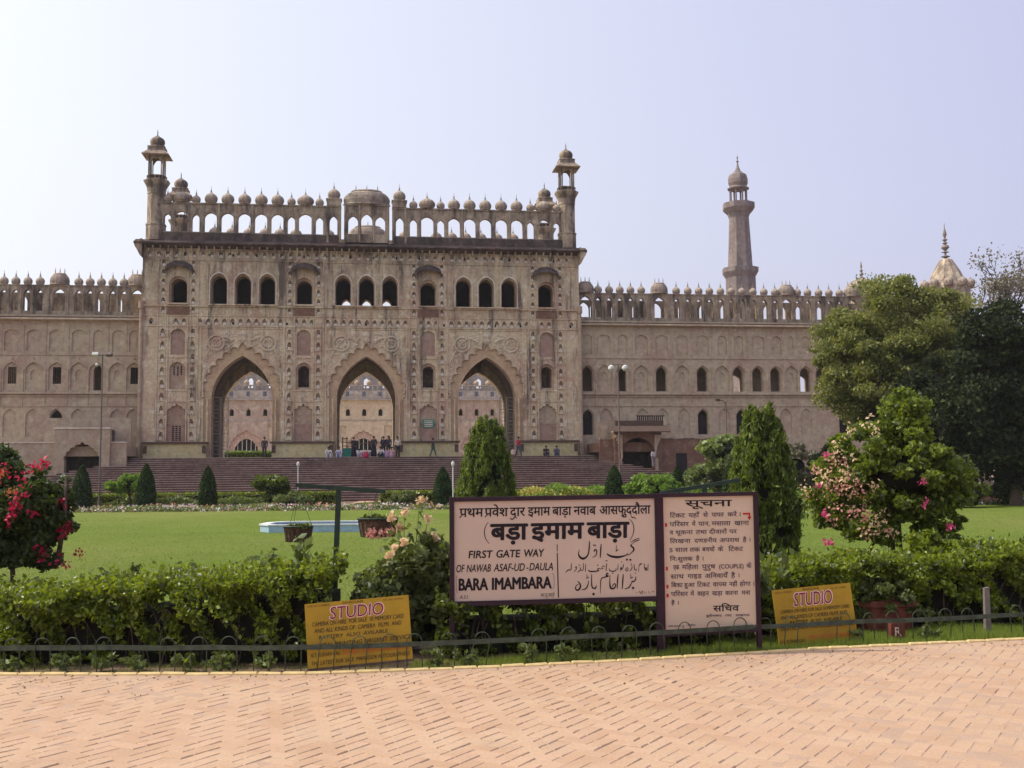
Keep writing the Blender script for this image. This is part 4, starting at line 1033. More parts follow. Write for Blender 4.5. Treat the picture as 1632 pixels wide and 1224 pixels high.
bush('shrub', 1041, 53.5, 0.3, (1.3, 1.1, .65), 'bright lime green shrub above the middle of the two signs', 'shrub', 'bright', 73, 46, .32, 220, .11)
bush('shrub', 1110, 52, 0.0, (1.1, 1.0, .45), 'low bright border bush behind the notice board', 'shrub', 'bright', 74, 26, .3, 160, .11)
bush('small_tree', 1155, 58, 2.1, (1.35, 1.1, .8), 'pale broad-leaved small tree behind the right conifer', 'tree', 'plumeria', 75, 30, .38, 80, .22, trunk=.09)
bush('shrub', 1140, 60, .2, (1.5, 1.1, 1.1), 'loose grey-green shrub beneath the pale broad-leaved tree', 'shrub', 'weed', 76, 34, .4, 110, .14)
bush('shrub', 1265, 60, .4, (1.8, 1.2, 1.6), 'dry grey twiggy shrub right of the tall conifer', 'shrub', 'grey', 77, 40, .42, 70, .15, core=.3)
bush('shrub', 1335, 57, .6, (1.4, 1.1, 1.35), 'dark bushy shrub at the foot of the big tree', 'shrub', 'darktree', 78, 40, .42, 170, .15)
bush('shrub', 470, 55.5, 0.0, (.9, .7, .42), 'low grey-green plant by the garden path', 'shrub', 'weed', 79, 20, .28, 130, .10)
bush('shrub', 640, 55.5, 0.0, (.8, .6, .45), 'low reddish-green flowering plant right of the garden path', 'shrub', 'rose', 80, 18, .28, 130, .10)
bush('shrub', 1530, 50, 0.0, (1.6, 1.2, .6), 'low dark border bush at the right edge of the lawn', 'shrub', 'hedge2', 81, 30, .36, 160, .13)

# large trees on the right
def tree(name, px, dist, zc, r, label, mat, seed, ncl, cr, per, size, trunk_h, tr=.3, core=.5, lo=.35):
    p = at(px, dist); t_ = empty(name, p, 0, label, 'tree')
    P = clumps(seed, (0, 0, zc), r, ncl, cr, per, thick=.8, flat=.65, lo=lo)
    leaves('crown', P, size, mat, t_, seed)
    mb = MB(); rg = random.Random(seed)
    mb.tube([(0, 0, -.05), (.1, 0, trunk_h * .5), (-.1, 0, trunk_h), (0, 0, zc)], tr, 9, tr * .5)
    for k in range(12):
        a = k * 2.4; q = rg.uniform(.5, .85); zz_ = zc + r[2] * rg.uniform(-.5, .7)
        mb.tube([(0, 0, trunk_h * rg.uniform(.8, 1.2)), (r[0] * q * .45 * math.cos(a), r[1] * q * .45 * math.sin(a), (trunk_h + zz_) / 2 + .5), (r[0] * q * math.cos(a), r[1] * q * math.sin(a), zz_)], tr * .4, 6, .03)
    mb.build('trunk', 'trunk', t_)
    return t_
tree('feathery_tree', 1440, 60, 8.0, (4.6, 3.6, 4.8), 'big feathery mid-green tree covering the right end of the wing wall', 'bigtree', 91, 300, .85, 480, .115, 3.2, .32, lo=.15)
tree('dark_tree', 1612, 52, 5.3, (4.0, 3.0, 4.5), 'large dark glossy tree at the right edge', 'darktree', 92, 220, .85, 380, .15, 2.2, .3, lo=.1)
tree('dark_tree', 1485, 56, 3.9, (3.0, 2.2, 3.0), 'dark understorey tree below the feathery tree', 'darktree', 93, 130, .75, 330, .15, 1.2, .2, lo=.1)
# half-bare tree behind
p = at(1600, 92); t_ = empty('bare_tree', p, 0, 'half-bare twiggy tree behind the dark tree at the right edge', 'tree')
mb = MB(); rg = random.Random(9); tips = []
def grow(p0, d, L, r, depth):
    p1 = p0 + d * L; pm = p0 + d * L * .5 + Vector((rg.uniform(-.1, .1), rg.uniform(-.1, .1), rg.uniform(-.05, .1))) * L
    mb.tube([p0, pm, p1], r, 5, r * .65)
    if depth == 0: tips.append(p1); return
    for k in range(3):
        d2 = (d + Vector((rg.uniform(-.9, .9), rg.uniform(-.7, .7), rg.uniform(-.15, .6)))).normalized(); grow(p1, d2, L * rg.uniform(.6, .85), r * .6, depth - 1)
grow(Vector((0, 0, 0)), Vector((0, 0, 1)), 8.5, .4, 0)
grow(Vector((0, 0, 8.4)), Vector((-.45, 0, 1)).normalized(), 3.6, .22, 4)
grow(Vector((0, 0, 8.4)), Vector((.5, .1, 1)).normalized(), 3.8, .24, 4)
mb.build('trunk', 'trunk', t_)
T_ = np.array([list(v) for v in tips]); rg_ = np.random.default_rng(4)
leaves('crown', np.repeat(T_, 16, 0) + rg_.normal(0, .45, (len(T_) * 16, 3)), .16, 'grey', t_, 5)
# straw heap
t_ = empty('straw_heap', at(1545, 58), 0, 'pale straw heap with a dark hollow under the dark tree', 'heap')
mb = MB()
mb.lathe([(1.35, 0), (1.4, .5), (1.15, 1.1), (.7, 1.55), (.2, 1.8)], 0, 0, 0, 14, flute=-.08)
mb.build('heap', 'thatch', t_)
MB().lathe([(.75, 0), (.75, .5), (.45, .85), (.1, 1.0)], .35, -.85, 0, 12).build('hollow', 'dark', t_)  # near-black lump painted as the shade in the hollow

# lamp posts
def floodlight(px, dist, h, label):
    t_ = empty('lamp_post', at(px, dist), 0, label, 'lamp post', 'tall floodlight posts before the gateway wings')
    mb = MB(); cyl(mb, 0, 0, 0, h, .055, 8, .04); cyl(mb, 0, 0, 0, .5, .10, 8); mb.build('pole', 'pole', t_)
    MB().tube([(-.38, 0, h - .05), (.40, 0, h - .05)], .03, 6).build('crossarm', 'pole', t_)
    return t_
l1 = floodlight(160, 57, 8.35, 'tall lamp post with twin floodlights in front of the left wing')
for s_ in (-1, 1):
    b_ = MB().box(-.16, .16, -.12, .12, -.02, .14); o = b_.build('lamp_head', 'white' if s_ < 0 else 'pole', l1, loc=(s_ * .36, -.05, 8.28)); o.rotation_euler = (R(-25), 0, 0)
MB().lathe([(.03, -.08), (.10, 0), (.08, .08), (.02, .12)], -.25, -.1, 7.75, 10).build('lamp_globe', 'white', l1)
l2 = floodlight(986, 62, 8.1, 'tall lamp post with two round lamps in front of the right wing')
for s_ in (-1, 1): MB().lathe([(.05, .2), (.17, .12), (.19, -.02), (.10, -.14), (.02, -.16)], s_ * .40, -.05, 7.82, 10).build('lamp_globe', 'white', l2)
def bollard(px, dist, h, label):
    t_ = empty('garden_lamp', at(px, dist), 0, label, 'garden lamp', 'short garden lamp posts')
    cyl(MB(), 0, 0, 0, 1, .02); mb = MB(); cyl(mb, 0, 0, 0, h, .03, 8); mb.build('pole', 'white', t_)
    MB().lathe([(.04, 0), (.07, .03), (.09, .10), (.08, .2), (.02, .25)], 0, 0, h, 10).build('lamp_globe', 'white', t_)
bollard(475, 58, 2.25, 'short white garden lamp right of the dark round shrub'); bollard(721, 54, 2.15, 'short white garden lamp beside the cypress cone near the big conifer')
t_ = empty('lamp_post', at(1157, 66), 0, 'thin lamp post with a short arm above the pale small tree', 'lamp post')
mb = MB(); cyl(mb, 0, 0, 0, 6.1, .05, 7, .035); mb.tube([(0, 0, 5.9), (-.15, 0, 6.15), (-.45, 0, 6.2)], .03, 5); mb.tube([(0, 0, 5.6), (.45, 0, 5.65)], .03, 5); mb.build('pole', 'pole', t_)
MB().box(-.62, -.36, -.08, .08, 6.12, 6.26).build('lamp_head', 'darkcap', t_)

# blue garden pool
p0 = at(495, 33); t_ = empty('garden_pool', (p0.x, 34.2, 0), R(1.5), 'low pale blue garden pool with a white rim on the lawn', 'pool')
out = [(-1.35, -.95), (1.55, -.95), (2.0, -.3), (2.0, .9), (1.5, 1.5), (-1.3, 1.5), (-1.75, .9), (-1.75, -.3)]
inn = [(x * .86, y * .84 + .04) for x, y in out]; n_ = 8; h = .20
mb = MB(); mb.add([(x, y, -.02) for x, y in out] + [(x, y, h) for x, y in out] + [(x, y, h) for x, y in inn] + [(x, y, -.02) for x, y in inn],
    [(i, (i + 1) % n_, (i + 1) % n_ + n_, i + n_) for i in range(n_)] + [(i + 2 * n_, (i + 1) % n_ + 2 * n_, (i + 1) % n_ + 3 * n_, i + 3 * n_) for i in range(n_)]); mb.build('basin', 'pool', t_)
o2 = [(x * 1.02, y * 1.02) for x, y in out]; i3 = [(x * .85, y * .83 + .04) for x, y in out]
mb = MB(); mb.add([(x, y, h + .003) for x, y in o2] + [(x, y, h + .003) for x, y in i3] + [(x, y, h + .045) for x, y in o2] + [(x, y, h + .045) for x, y in i3],
    [(i, (i + 1) % n_, (i + 1) % n_ + 2 * n_, i + 2 * n_) for i in range(n_)] + [(i + 2 * n_, (i + 1) % n_ + 2 * n_, (i + 1) % n_ + 3 * n_, i + 3 * n_) for i in range(n_)] + [(i + n_, i + 3 * n_, (i + 1) % n_ + 3 * n_, (i + 1) % n_ + n_) for i in range(n_)]); mb.build('rim', 'poolrim', t_)
MB().add([(x, y, .06) for x, y in inn], [tuple(range(n_))]).build('water', 'water', t_)

# lawn grass blades, nearer half
rg = np.random.default_rng(21); n = 110000
y = 12.2 + 34 * rg.uniform(0, 1, n) ** 1.9; x = rg.uniform(-.56, .56, n) * y
o = leaves('lawn_grass', np.stack([x, y, rg.uniform(.0, .012, n)], 1), .016, 'lawngrass', None, 22, up=1.2, aspect=2.2); tag(o, kind='stuff')
# ------------------------------------------------------------------ brick road, kerb
KX = [-12, -9, -4.6, -1.77, -0.02, 1.36, 3.0, 5.28, 8, 12]; KY = [10.1, 9.92, 9.72, 9.62, 9.91, 10.23, 10.72, 11.22, 11.75, 12.5]
def ky(x): return float(np.interp(x, KX, KY))
road = sheet('road', [(-12, -8), (12, -8)] + [(x, y_) for x, y_ in list(zip(KX, KY))[::-1]], 0.0, 'sand')
cells = []
W_ = .112; ang = R(58); ca, sa = math.cos(ang), math.sin(ang)
for i in range(-140, 141):
    for j in range(-140, 141):
        c_ = (i - j) % 4
        if c_ == 0: cx, cy, vert = (i + 1) * W_, (j + .5) * W_, 0
        elif c_ == 3: cx, cy, vert = (i + .5) * W_, (j + 1) * W_, 1
        else: continue
        X = ca * cx - sa * cy; Y = sa * cx + ca * cy + 8.0
        if Y < 4.6 or Y > 12 or abs(X) > .56 * Y + .5 or Y > ky(X) - .14: continue
        cells.append((X, Y, ang + (math.pi / 2 if vert else 0)))
rgb = random.Random(5)
def brick_verts(L, Wd, H, bv=.006):
    a, b_ = L / 2, Wd / 2
    return [(-a, -b_, -.03), (a, -b_, -.03), (a, b_, -.03), (-a, b_, -.03), (-a, -b_, H - bv), (a, -b_, H - bv), (a, b_, H - bv), (-a, b_, H - bv),
            (-a + bv, -b_ + bv, H), (a - bv, -b_ + bv, H), (a - bv, b_ - bv, H), (-a + bv, b_ - bv, H)]
BF = [(0, 1, 5, 4), (1, 2, 6, 5), (2, 3, 7, 6), (3, 0, 4, 7), (4, 5, 9, 8), (5, 6, 10, 9), (6, 7, 11, 10), (7, 4, 8, 11), (8, 9, 10, 11)]
def vis(X, Y): return Y > 6.15 and abs(X) < .487 * Y
cells.sort(key=lambda c: (0 if vis(c[0], c[1]) else 1, c[0] ** 2 + c[1] ** 2))
bmesh_ = MB().add(brick_verts(.217, .1075, 0.0), BF)
first = None
def brick_h(X, Y):       # sand drifts bury some of the bricks
    wear = .5 + .5 * math.sin(X * .9 + 1.3) * math.cos(Y * .8 + X * .35)
    right = max(0, min(1, (X + .5) / 4.5))
    return .0005 + .0062 * (1 - .7 * right) * (0.2 + .8 * wear) + rgb.uniform(-.003, .003)
rest = MB()
for k, (X, Y, a) in enumerate(cells):
    hz_ = brick_h(X, Y); tx, ty = rgb.gauss(0, .012), rgb.gauss(0, .016); aa = a + rgb.gauss(0, .018)
    if k < 300:
        if first is None: first = bmesh_.build('brick', 'brick', road)
        o = first if k == 0 else link_copy(first, road)
        o.location = (X, Y, hz_); o.rotation_euler = (tx, ty, aa)
    else:
        mt = Matrix.Translation((X, Y, hz_)) @ Matrix.Rotation(aa, 4, 'Z') @ Matrix.Rotation(ty, 4, 'Y') @ Matrix.Rotation(tx, 4, 'X')
        rest.add([mt @ Vector(v) for v in brick_verts(.217, .1075, 0.0)], BF)
o = rest.build('brickwork', 'brick', road); tag(o, kind='stuff')
kerb = empty('kerb', (0, 0, 0), 0); tag(kerb, kind='structure')
x = -7.0; kb = MB().add(brick_verts(.208, .060, .0, .010), BF); k0 = None
while x < 8.0:
    xn = x + .215; y0_, y1_ = ky(x), ky(xn)
    o = kb.build('kerb_brick', 'kerb', kerb) if k0 is None else link_copy(k0, kerb); k0 = k0 or o
    o.location = ((x + xn) / 2, (y0_ + y1_) / 2 - .022, .020 + rgb.uniform(-.004, .004)); o.rotation_euler = (0, rgb.gauss(0, .01), math.atan2(y1_ - y0_, xn - x)); x = xn

# ------------------------------------------------------------------ hoop fence
def fence(x0, x1, label, gapat=(), seed=1, off0=.045, off1=.045):
    t_ = empty('hoop_fence', (x0, ky(x0) + off0, 0), 0, label, 'fence', 'low hoop fence along the road edge')
    P = lambda x: Vector((x, ky(x) + off0 + (off1 - off0) * (x - x0) / (x1 - x0), 0))
    O_ = P(x0); rgf = random.Random(seed)
    x = x0; h0 = None; n = 0
    hoop = MB()
    pts = [(-.07, 0, -.05), (-.07, 0, .245)] + [(-.07 * math.cos(a * math.pi / 8), 0, .245 + .072 * math.sin(a * math.pi / 8)) for a in range(1, 8)] + [(.07, 0, .245), (.07, 0, -.05)]
    hoop.tube(pts, .0048, 6)
    while x < x1 - .1:
        if n not in gapat:
            p = P(x + .1); q = P(x + .12)
            o = hoop.build('hoop', 'fence', t_, smooth=True) if h0 is None else link_copy(h0, t_); h0 = h0 or o
            o.location = p - O_ + Vector((0, 0, rgf.uniform(-.008, .008))); o.rotation_euler = (rgf.gauss(0, .04), rgf.gauss(0, .05), math.atan2(q.y - p.y, q.x - p.x) + rgf.gauss(0, .05))
        x += .283; n += 1
    N = max(2, int((x1 - x0) / .4)); mb = MB()
    pts = [P(x0 + (x1 - x0) * k / N) - O_ for k in range(N + 1)]
    zs = [.225 + rgf.uniform(-.006, .006) for _ in pts]
    for k in range(N):
        a, b_ = pts[k], pts[k + 1]
        mb.add([(a.x, a.y - .012, zs[k] - .022), (b_.x, b_.y - .012, zs[k + 1] - .022), (b_.x, b_.y - .012, zs[k + 1] + .022), (a.x, a.y - .012, zs[k] + .022),
                (a.x, a.y - .006, zs[k] - .022), (b_.x, b_.y - .006, zs[k + 1] - .022), (b_.x, b_.y - .006, zs[k + 1] + .022), (a.x, a.y - .006, zs[k] + .022)],
               [(0, 1, 2, 3), (7, 6, 5, 4), (3, 2, 6, 7), (4, 5, 1, 0)])
    mb.build('rail', 'fence', t_)
fence(-6.6, -1.0, 'low green hoop fence before the left hedge', gapat=(11,), seed=2)
fence(-1.0, 2.35, 'low green hoop fence in front of the sign posts', gapat=(3,), seed=3, off1=.12)
fence(2.36, 7.2, 'low green hoop fence curving away at the right', gapat=(2, 9), seed=4, off0=.12, off1=.2)

# ------------------------------------------------------------------ near hedges
def near_hedge(x0, x1, front, depth, hf, label, seed, mat='hedge', n_per=13000, size=.034):
    t_ = empty('hedge', (0, 0, 0), 0, label, 'hedge')
    rg = np.random.default_rng(seed); n = int((x1 - x0) * n_per)
    x = rg.uniform(x0, x1, n); fy = np.interp(x, KX, KY) + front; h = np.interp(x, [p[0] for p in hf], [p[1] for p in hf])
    lump = .06 * np.sin(x * 3.1 + seed) + .04 * np.sin(x * 7.7 + 2) + .03 * np.sin(x * 15 + 1)
    y = rg.uniform(0, depth, n); z = rg.uniform(0.06, 1, n) * h
    k = rg.integers(0, 10, n)
    f = k < 5; y[f] = rg.exponential(.07, f.sum()) + lump[f] + .05 * np.sin(z[f] * 14 + x[f] * 5); top = (k >= 5) & (k < 9); z[top] = h[top] + lump[top] * .8 - rg.exponential(.05, top.sum()) + rg.exponential(.03, top.sum())
    top2 = k == 9; z[top2] = h[top2] + np.abs(rg.normal(0, .05, top2.sum()))
    y = y + fy
    g = np.sin(x * 9.1 + seed) * np.sin(z * 11.3 + 1.7 * np.sin(x * 4.3)) + .6 * np.sin(x * 21 + z * 17)
    keep = (g + rg.normal(0, .40, n) > .52 - 1.3 * np.clip(z / h - .55, 0, 1) * 2.2)
    x, y, z = x[keep], y[keep], z[keep]
    leaves('foliage', np.stack([x, y, z], 1), size, mat, t_, seed, up=.35)
    mb = MB(); N = max(2, int((x1 - x0) / .3))
    for i in range(N):
        a = x0 + .05 + (x1 - x0 - .1) * i / N; b_ = x0 + .05 + (x1 - x0 - .1) * (i + 1) / N; ym = ky((a + b_) / 2) + front; hh = float(np.interp((a + b_) / 2, [p[0] for p in hf], [p[1] for p in hf]))
        mb.box(a, b_ - .001, ym + .20, ym + depth - .15, 0, hh - .20)
    mb.build('shade_core', 'core', t_)
    mb = MB(); rgg = random.Random(seed)
    for i in range(int((x1 - x0) * 16)):
        x_ = rgg.uniform(x0, x1); y_ = ky(x_) + front + rgg.uniform(.04, .3)
        mb.tube([(x_, y_, -.02), (x_ + rgg.uniform(-.06, .06), y_ + rgg.uniform(-.05, .05), .2), (x_ + rgg.uniform(-.15, .15), y_ + rgg.uniform(-.1, .1), .5)], .006, 4, .003)
    mb.build('stems', 'trunk', t_)
    return t_
near_hedge(-7.6, -1.72, .42, 1.15, [(-7.6, .56), (-4.6, .60), (-3.4, .68), (-2.6, .78), (-1.7, .80)], 'thick sunlit hedge left of the yellow studio board', 101, 'hedge')
near_hedge(-.75, 2.55, .55, .8, [(-.75, .52), (1, .5), (2.55, .62)], 'dark shaded hedge behind and below the sign boards', 102, 'hedge2', 9000, .038)  # darker copy of the hedge leaf, shade below the boards painted in
near_hedge(2.60, 8.6, .85, 1.1, [(2.6, .64), (4, .68), (6, .74), (8.6, .80)], 'dark leafy hedge right of the notice board', 103, 'hedge', 11000, .038)
# straggly shoots on the left hedge
def shoots(name, label, spots, mat, seed, h=.35, size=.06, group=None, cat='plant', fl=None):
    for k, (x_, y_, z_, hh) in enumerate(spots):
        t_ = empty(name, (x_, y_, z_), 0, label[k] if isinstance(label, list) else label, cat, group)
        rg = random.Random(seed + k); mb = MB(); P = []
        for s_ in range(3):
            dx, dy = rg.uniform(-.12, .12), rg.uniform(-.1, .1); q = hh * rg.uniform(.6, 1)
            mb.tube([(0, 0, 0), (dx * .5, dy * .5, q * .5), (dx, dy, q)], .005, 4, .002)
            for i in range(9): f = (i + 1) / 9; P.append((dx * f + rg.uniform(-.05, .05), dy * f + rg.uniform(-.05, .05), q * f + rg.uniform(-.02, .02)))
        mb.build('stem', 'trunk', t_); leaves('leaves', np.array(P), size, mat, t_, seed + k, up=.3)
        if fl:
            F = []
            for i in range(14): F.append((rg.gauss(dx, .02), rg.gauss(dy, .02), q + rg.gauss(0, .02)))
            leaves('blossom', np.array(F), .04, fl, t_, seed + 70 + k)
shoots('garden_shoot', ['long-leaved shoot rising from the left hedge by the green T post', 'leafy shoot rising from the left hedge, left of the green T post'], [(-2.05, 10.75, .78, .40), (-2.45, 10.7, .76, .30)], 'weed', 200, size=.085)
shoots('garden_shoot', ['dark red shoot poking over the middle of the left hedge', 'dark red shoot poking over the left hedge, further left'], [(-3.95, 10.9, .68, .14), (-4.25, 10.9, .66, .12)], 'rose', 210, size=.05, fl='boug_dark')
shoots('garden_shoot', ['sprig with pale leaves beside the right edge of the notice board', 'taller leafy sprig beside the foot of the right conifer'], [(2.62, 11.2, .45, .62), (2.85, 11.5, .5, .45)], 'weed', 215, size=.07)
# weeds at the foot of the left hedge
rgw = random.Random(8); wx = [-4.85, -4.55, -4.1, -3.75, -3.45, -3.0, -2.65, -2.2, -.75, -.45, .1, .45, 3.4, 4.3]
wl = ['weed at the left hedge foot, leftmost in view', 'second weed from the left at the hedge foot', 'third weed from the left at the hedge foot', 'fourth weed from the left at the hedge foot', 'fifth weed from the left at the hedge foot', 'sixth weed from the left at the hedge foot',
      'weed under the hedge left of the studio board', 'weed touching the left edge of the studio board', 'weed right of the studio board', 'weed behind the fence under the main sign\'s left end', 'weed below the main sign', 'weed below the middle of the main sign', 'weed in the grass right of the second studio board', 'weed by the stone post']
for k, x_ in enumerate(wx):
    t_ = empty('weed', (x_, ky(x_) + rgw.uniform(.10, .22), 0), 0, wl[k], 'weed', 'weeds at the hedge foot')
    P = clumps(300 + k, (0, 0, .09), (.12, .08, .07), 7, .045, 14); P = P[P[:, 2] > .005]
    leaves('leaves', P, .038, 'weed', t_, 300 + k, up=.4)
    mb = MB()
    for q in range(4): mb.tube([(0, 0, -.01), (rgw.uniform(-.08, .08), rgw.uniform(-.05, .05), .13)], .003, 4)
    mb.build('stem', 'weed', t_)
# grass verge between fence and road on the right
def verge(name, x0, x1, o0, o1, n, h, seed):
    rg = np.random.default_rng(seed); x = rg.uniform(x0, x1, n); y = np.interp(x, KX, KY) + rg.uniform(o0, o1, n)
    hh = h * rg.uniform(.3, 1, n) * np.clip((.5 + .5 * np.sin(x * 4 + 1)) * .5 + .5, 0, 1)
    lean = rg.normal(0, .35, (n, 2)) * hh[:, None]; wd = rg.uniform(.0018, .004, n); a = rg.uniform(0, math.pi, n)
    dx = np.cos(a) * wd; dy = np.sin(a) * wd
    V = np.stack([np.stack([x - dx, y - dy, np.zeros(n)], 1), np.stack([x + dx, y + dy, np.zeros(n)], 1), np.stack([x + lean[:, 0], y + lean[:, 1], hh], 1)], 1).reshape(-1, 3)
    me = bpy.data.meshes.new(name); me.vertices.add(3 * n); me.vertices.foreach_set('co', V.astype(np.float32).ravel())
    me.loops.add(3 * n); me.loops.foreach_set('vertex_index', np.arange(3 * n, dtype=np.int32)); me.polygons.add(n)
    me.polygons.foreach_set('loop_start', np.arange(0, 3 * n, 3, dtype=np.int32)); me.polygons.foreach_set('loop_total', np.full(n, 3, dtype=np.int32)); me.update(calc_edges=True)
    me.materials.append(M['lawngrass']); o = bpy.data.objects.new(name, me); col.objects.link(o); tag(o, kind='stuff')
verge('verge_grass', 2.0, 8, .0, .75, 42000, .12, 401)
verge('verge_grass', -.95, 2.0, .03, .45, 7000, .08, 402)
verge('verge_grass', -7, -.95, .06, .5, 2500, .05, 403)

# ------------------------------------------------------------------ rose bush, bougainvilleas
def rose_bush():
    t_ = empty('rose_bush', (-1.12, 10.85, 0), 0, 'sprawling rose bush with pale pink heads between the studio board and the main sign', 'rose bush')
    P = np.concatenate([clumps(501, (.06, 0, .50), (.52, .35, .48), 120, .13, 150, lo=.2), clumps(502, (.22, .05, .85), (.33, .3, .30), 26, .11, 90), clumps(503, (-.30, .0, .42), (.22, .25, .35), 20, .11, 80)])
    P = P[P[:, 2] > .03]
    leaves('crown', P, .046, 'rose', t_, 504, up=.2)
    MB().lathe([(.1, 0.02), (.24, .2), (.26, .45), (.16, .62), (.03, .72)], .08, .12, 0, 10).build('shade_core', 'core', t_, smooth=True)
    mb = MB(); P = []; F = []; rg = random.Random(6)
    for x_, z_ in ((.18, 1.50), (.02, 1.36), (-.12, 1.32), (.26, 1.30), (-.02, 1.22), (.32, 1.12)):
        mb.tube([(x_ * .5, 0, .75), (x_ * .8, .02, (z_ + .75) / 2), (x_, 0, z_)], .006, 4, .003)
        for i in range(16): f = i / 16; P.append((x_ * (.6 + .4 * f) + rg.gauss(0, .045), rg.gauss(0, .04), .8 + (z_ - .82) * f))
        for i in range(26): F.append((x_ + rg.gauss(0, .022), rg.gauss(0, .02), z_ + rg.gauss(0, .022)))
    for x_, z_ in ((.05, 1.08), (-.05, 1.04), (-.1, .96)):
        for i in range(22): F.append((x_ + rg.gauss(0, .02), -.3 + rg.gauss(0, .02), z_ + rg.gauss(0, .02)))
    mb.build('stem', 'weed', t_); leaves('leaves', np.array(P), .055, 'rose', t_, 505); leaves('blossom', np.array(F), .032, 'f_cream', t_, 506)
rose_bush()
def bougainvillea(loc, label, blobs, flowers, mat, seed, trunks, size=.043):
    t_ = empty('bougainvillea', loc, 0, label, 'flowering tree')
    P = np.concatenate([clumps(seed + i, c, r, n, cr, per, lo=.25) for i, (c, r, n, cr, per) in enumerate(blobs)])
    leaves('crown', P, size, mat, t_, seed, up=.3)
    for i, (fm, spots, per, sp) in enumerate(flowers):
        rg = np.random.default_rng(seed + 40 + i)
        F = np.concatenate([np.asarray(s_) + rg.normal(0, sp, (per, 3)) for s_ in spots]); leaves('blossom', F, .029, fm, t_, seed + 20 + i)
    for k, pts in enumerate(trunks): tube_obj('trunk', pts, .045 if k == 0 else .03, 'trunk', t_, .015)
    c = blobs[0][0]; r = blobs[0][1]
    MB().lathe([(.52 * r[0] * math.sin(math.pi * k / 8) + .01, -.5 * r[2] * math.cos(math.pi * k / 8)) for k in range(9)], c[0], c[1] + .1, c[2], 10).build('shade_core', 'core', t_, smooth=True)
rgq = random.Random(77)
sp1 = [(-.88 + rgq.gauss(0, .16), -.35 + rgq.gauss(0, .15), 1.55 + rgq.gauss(0, .22)) for _ in range(16)] + [(-.55 + rgq.gauss(0, .2), -.6, 1.25 + rgq.gauss(0, .12)) for _ in range(8)]
sp2 = [(-.75 + rgq.gauss(0, .22), -.5 + rgq.gauss(0, .12), 1.62 + rgq.gauss(0, .25)) for _ in range(16)] + [(-.45 + rgq.gauss(0, .12), -.6, 1.06 + rgq.gauss(0, .06)) for _ in range(6)] + [(-.42, -.5, 2.36), (-.38, -.55, 2.24)]
sp3 = [(-.98, -.4, .86), (-.92, -.4, .84), (-.62, -.3, .72), (-1.02, -.35, 1.55), (-.98, -.35, 1.2), (.1, -.8, 1.6), (.45, -.75, 1.05), (.15, -.8, 1.35), (-.9, -.3, 1.95)]
bougainvillea((4.93, 14.0, 0), 'big bougainvillea tree with pink and cream blossom right of the notice board',
    [((.05, 0, 1.72), (.98, .8, .66), 120, .13, 190), ((.22, 0, 2.35), (.34, .3, .48), 34, .14, 130), ((-.72, -.1, 1.45), (.36, .4, .44), 34, .13, 120), ((.62, 0, 1.55), (.42, .4, .42), 34, .15, 130), ((-.42, -.3, 1.02), (.26, .25, .20), 14, .10, 80), ((.15, -.1, 1.0), (.6, .3, .22), 22, .12, 90), ((.86, 0, .98), (.09, .1, .24), 7, .07, 50)],
    [('f_pink', sp1, 16, .05), ('f_cream', sp2, 14, .05), ('f_magenta', sp3, 20, .026)], 'boug', 520,
    [[(.02, 0, -.02), (.0, 0, .6), (.03, 0, 1.5)], [(.17, .02, -.02), (.12, .02, .55), (.10, 0, 1.1), (.3, 0, 1.7)], [(-.5, -.2, .5), (-.3, -.2, .85), (-.05, -.1, 1.3)]])
rgq = random.Random(78)
sr = [(-.05 + rgq.uniform(-.45, .45), -.55, 1.62 + rgq.uniform(-.30, .32)) for _ in range(14)] + [(.62, -.2, 1.48), (.68, -.2, 1.22), (.64, -.2, 1.16), (.45, -.3, 1.90), (.36, -.3, 1.88), (.45, -.35, .98), (.5, -.3, .92), (.66, -.2, .84), (.2, -.5, 1.3), (.4, -.4, 1.36), (.72, 0, .9), (-.2, -.5, 1.95)]
bougainvillea((-5.55, 11.9, 0), 'dark bougainvillea bush covered in crimson blossom at the left edge',
    [((-.05, 0, 1.36), (.62, .6, .50), 100, .15, 240), ((-.35, 0, 1.75), (.36, .4, .38), 40, .13, 110), ((.32, -.05, 1.30), (.34, .35, .42), 34, .12, 120), ((.22, -.1, .98), (.42, .3, .24), 26, .11, 100), ((.30, 0, 1.70), (.3, .3, .2), 10, .08, 40)],
    [('f_red', sr, 17, .040), ('f_orange', [(-.2, -.5, 1.85), (.1, -.5, 1.78), (.2, -.5, 1.62)], 20, .03)], 'boug_dark', 560,
    [[(0, 0, -.02), (.03, 0, .6), (-.02, 0, 1.3)], [(.55, -.1, .8), (.62, -.1, 1.3), (.63, -.1, 1.75)]])
bush('shrub', 1495, 12.9, .05, (.45, .4, .50), 'leafy shrub in front of the right hedge behind the terracotta planter', 'shrub', 'hedge', 83, 30, .14, 120, .05)

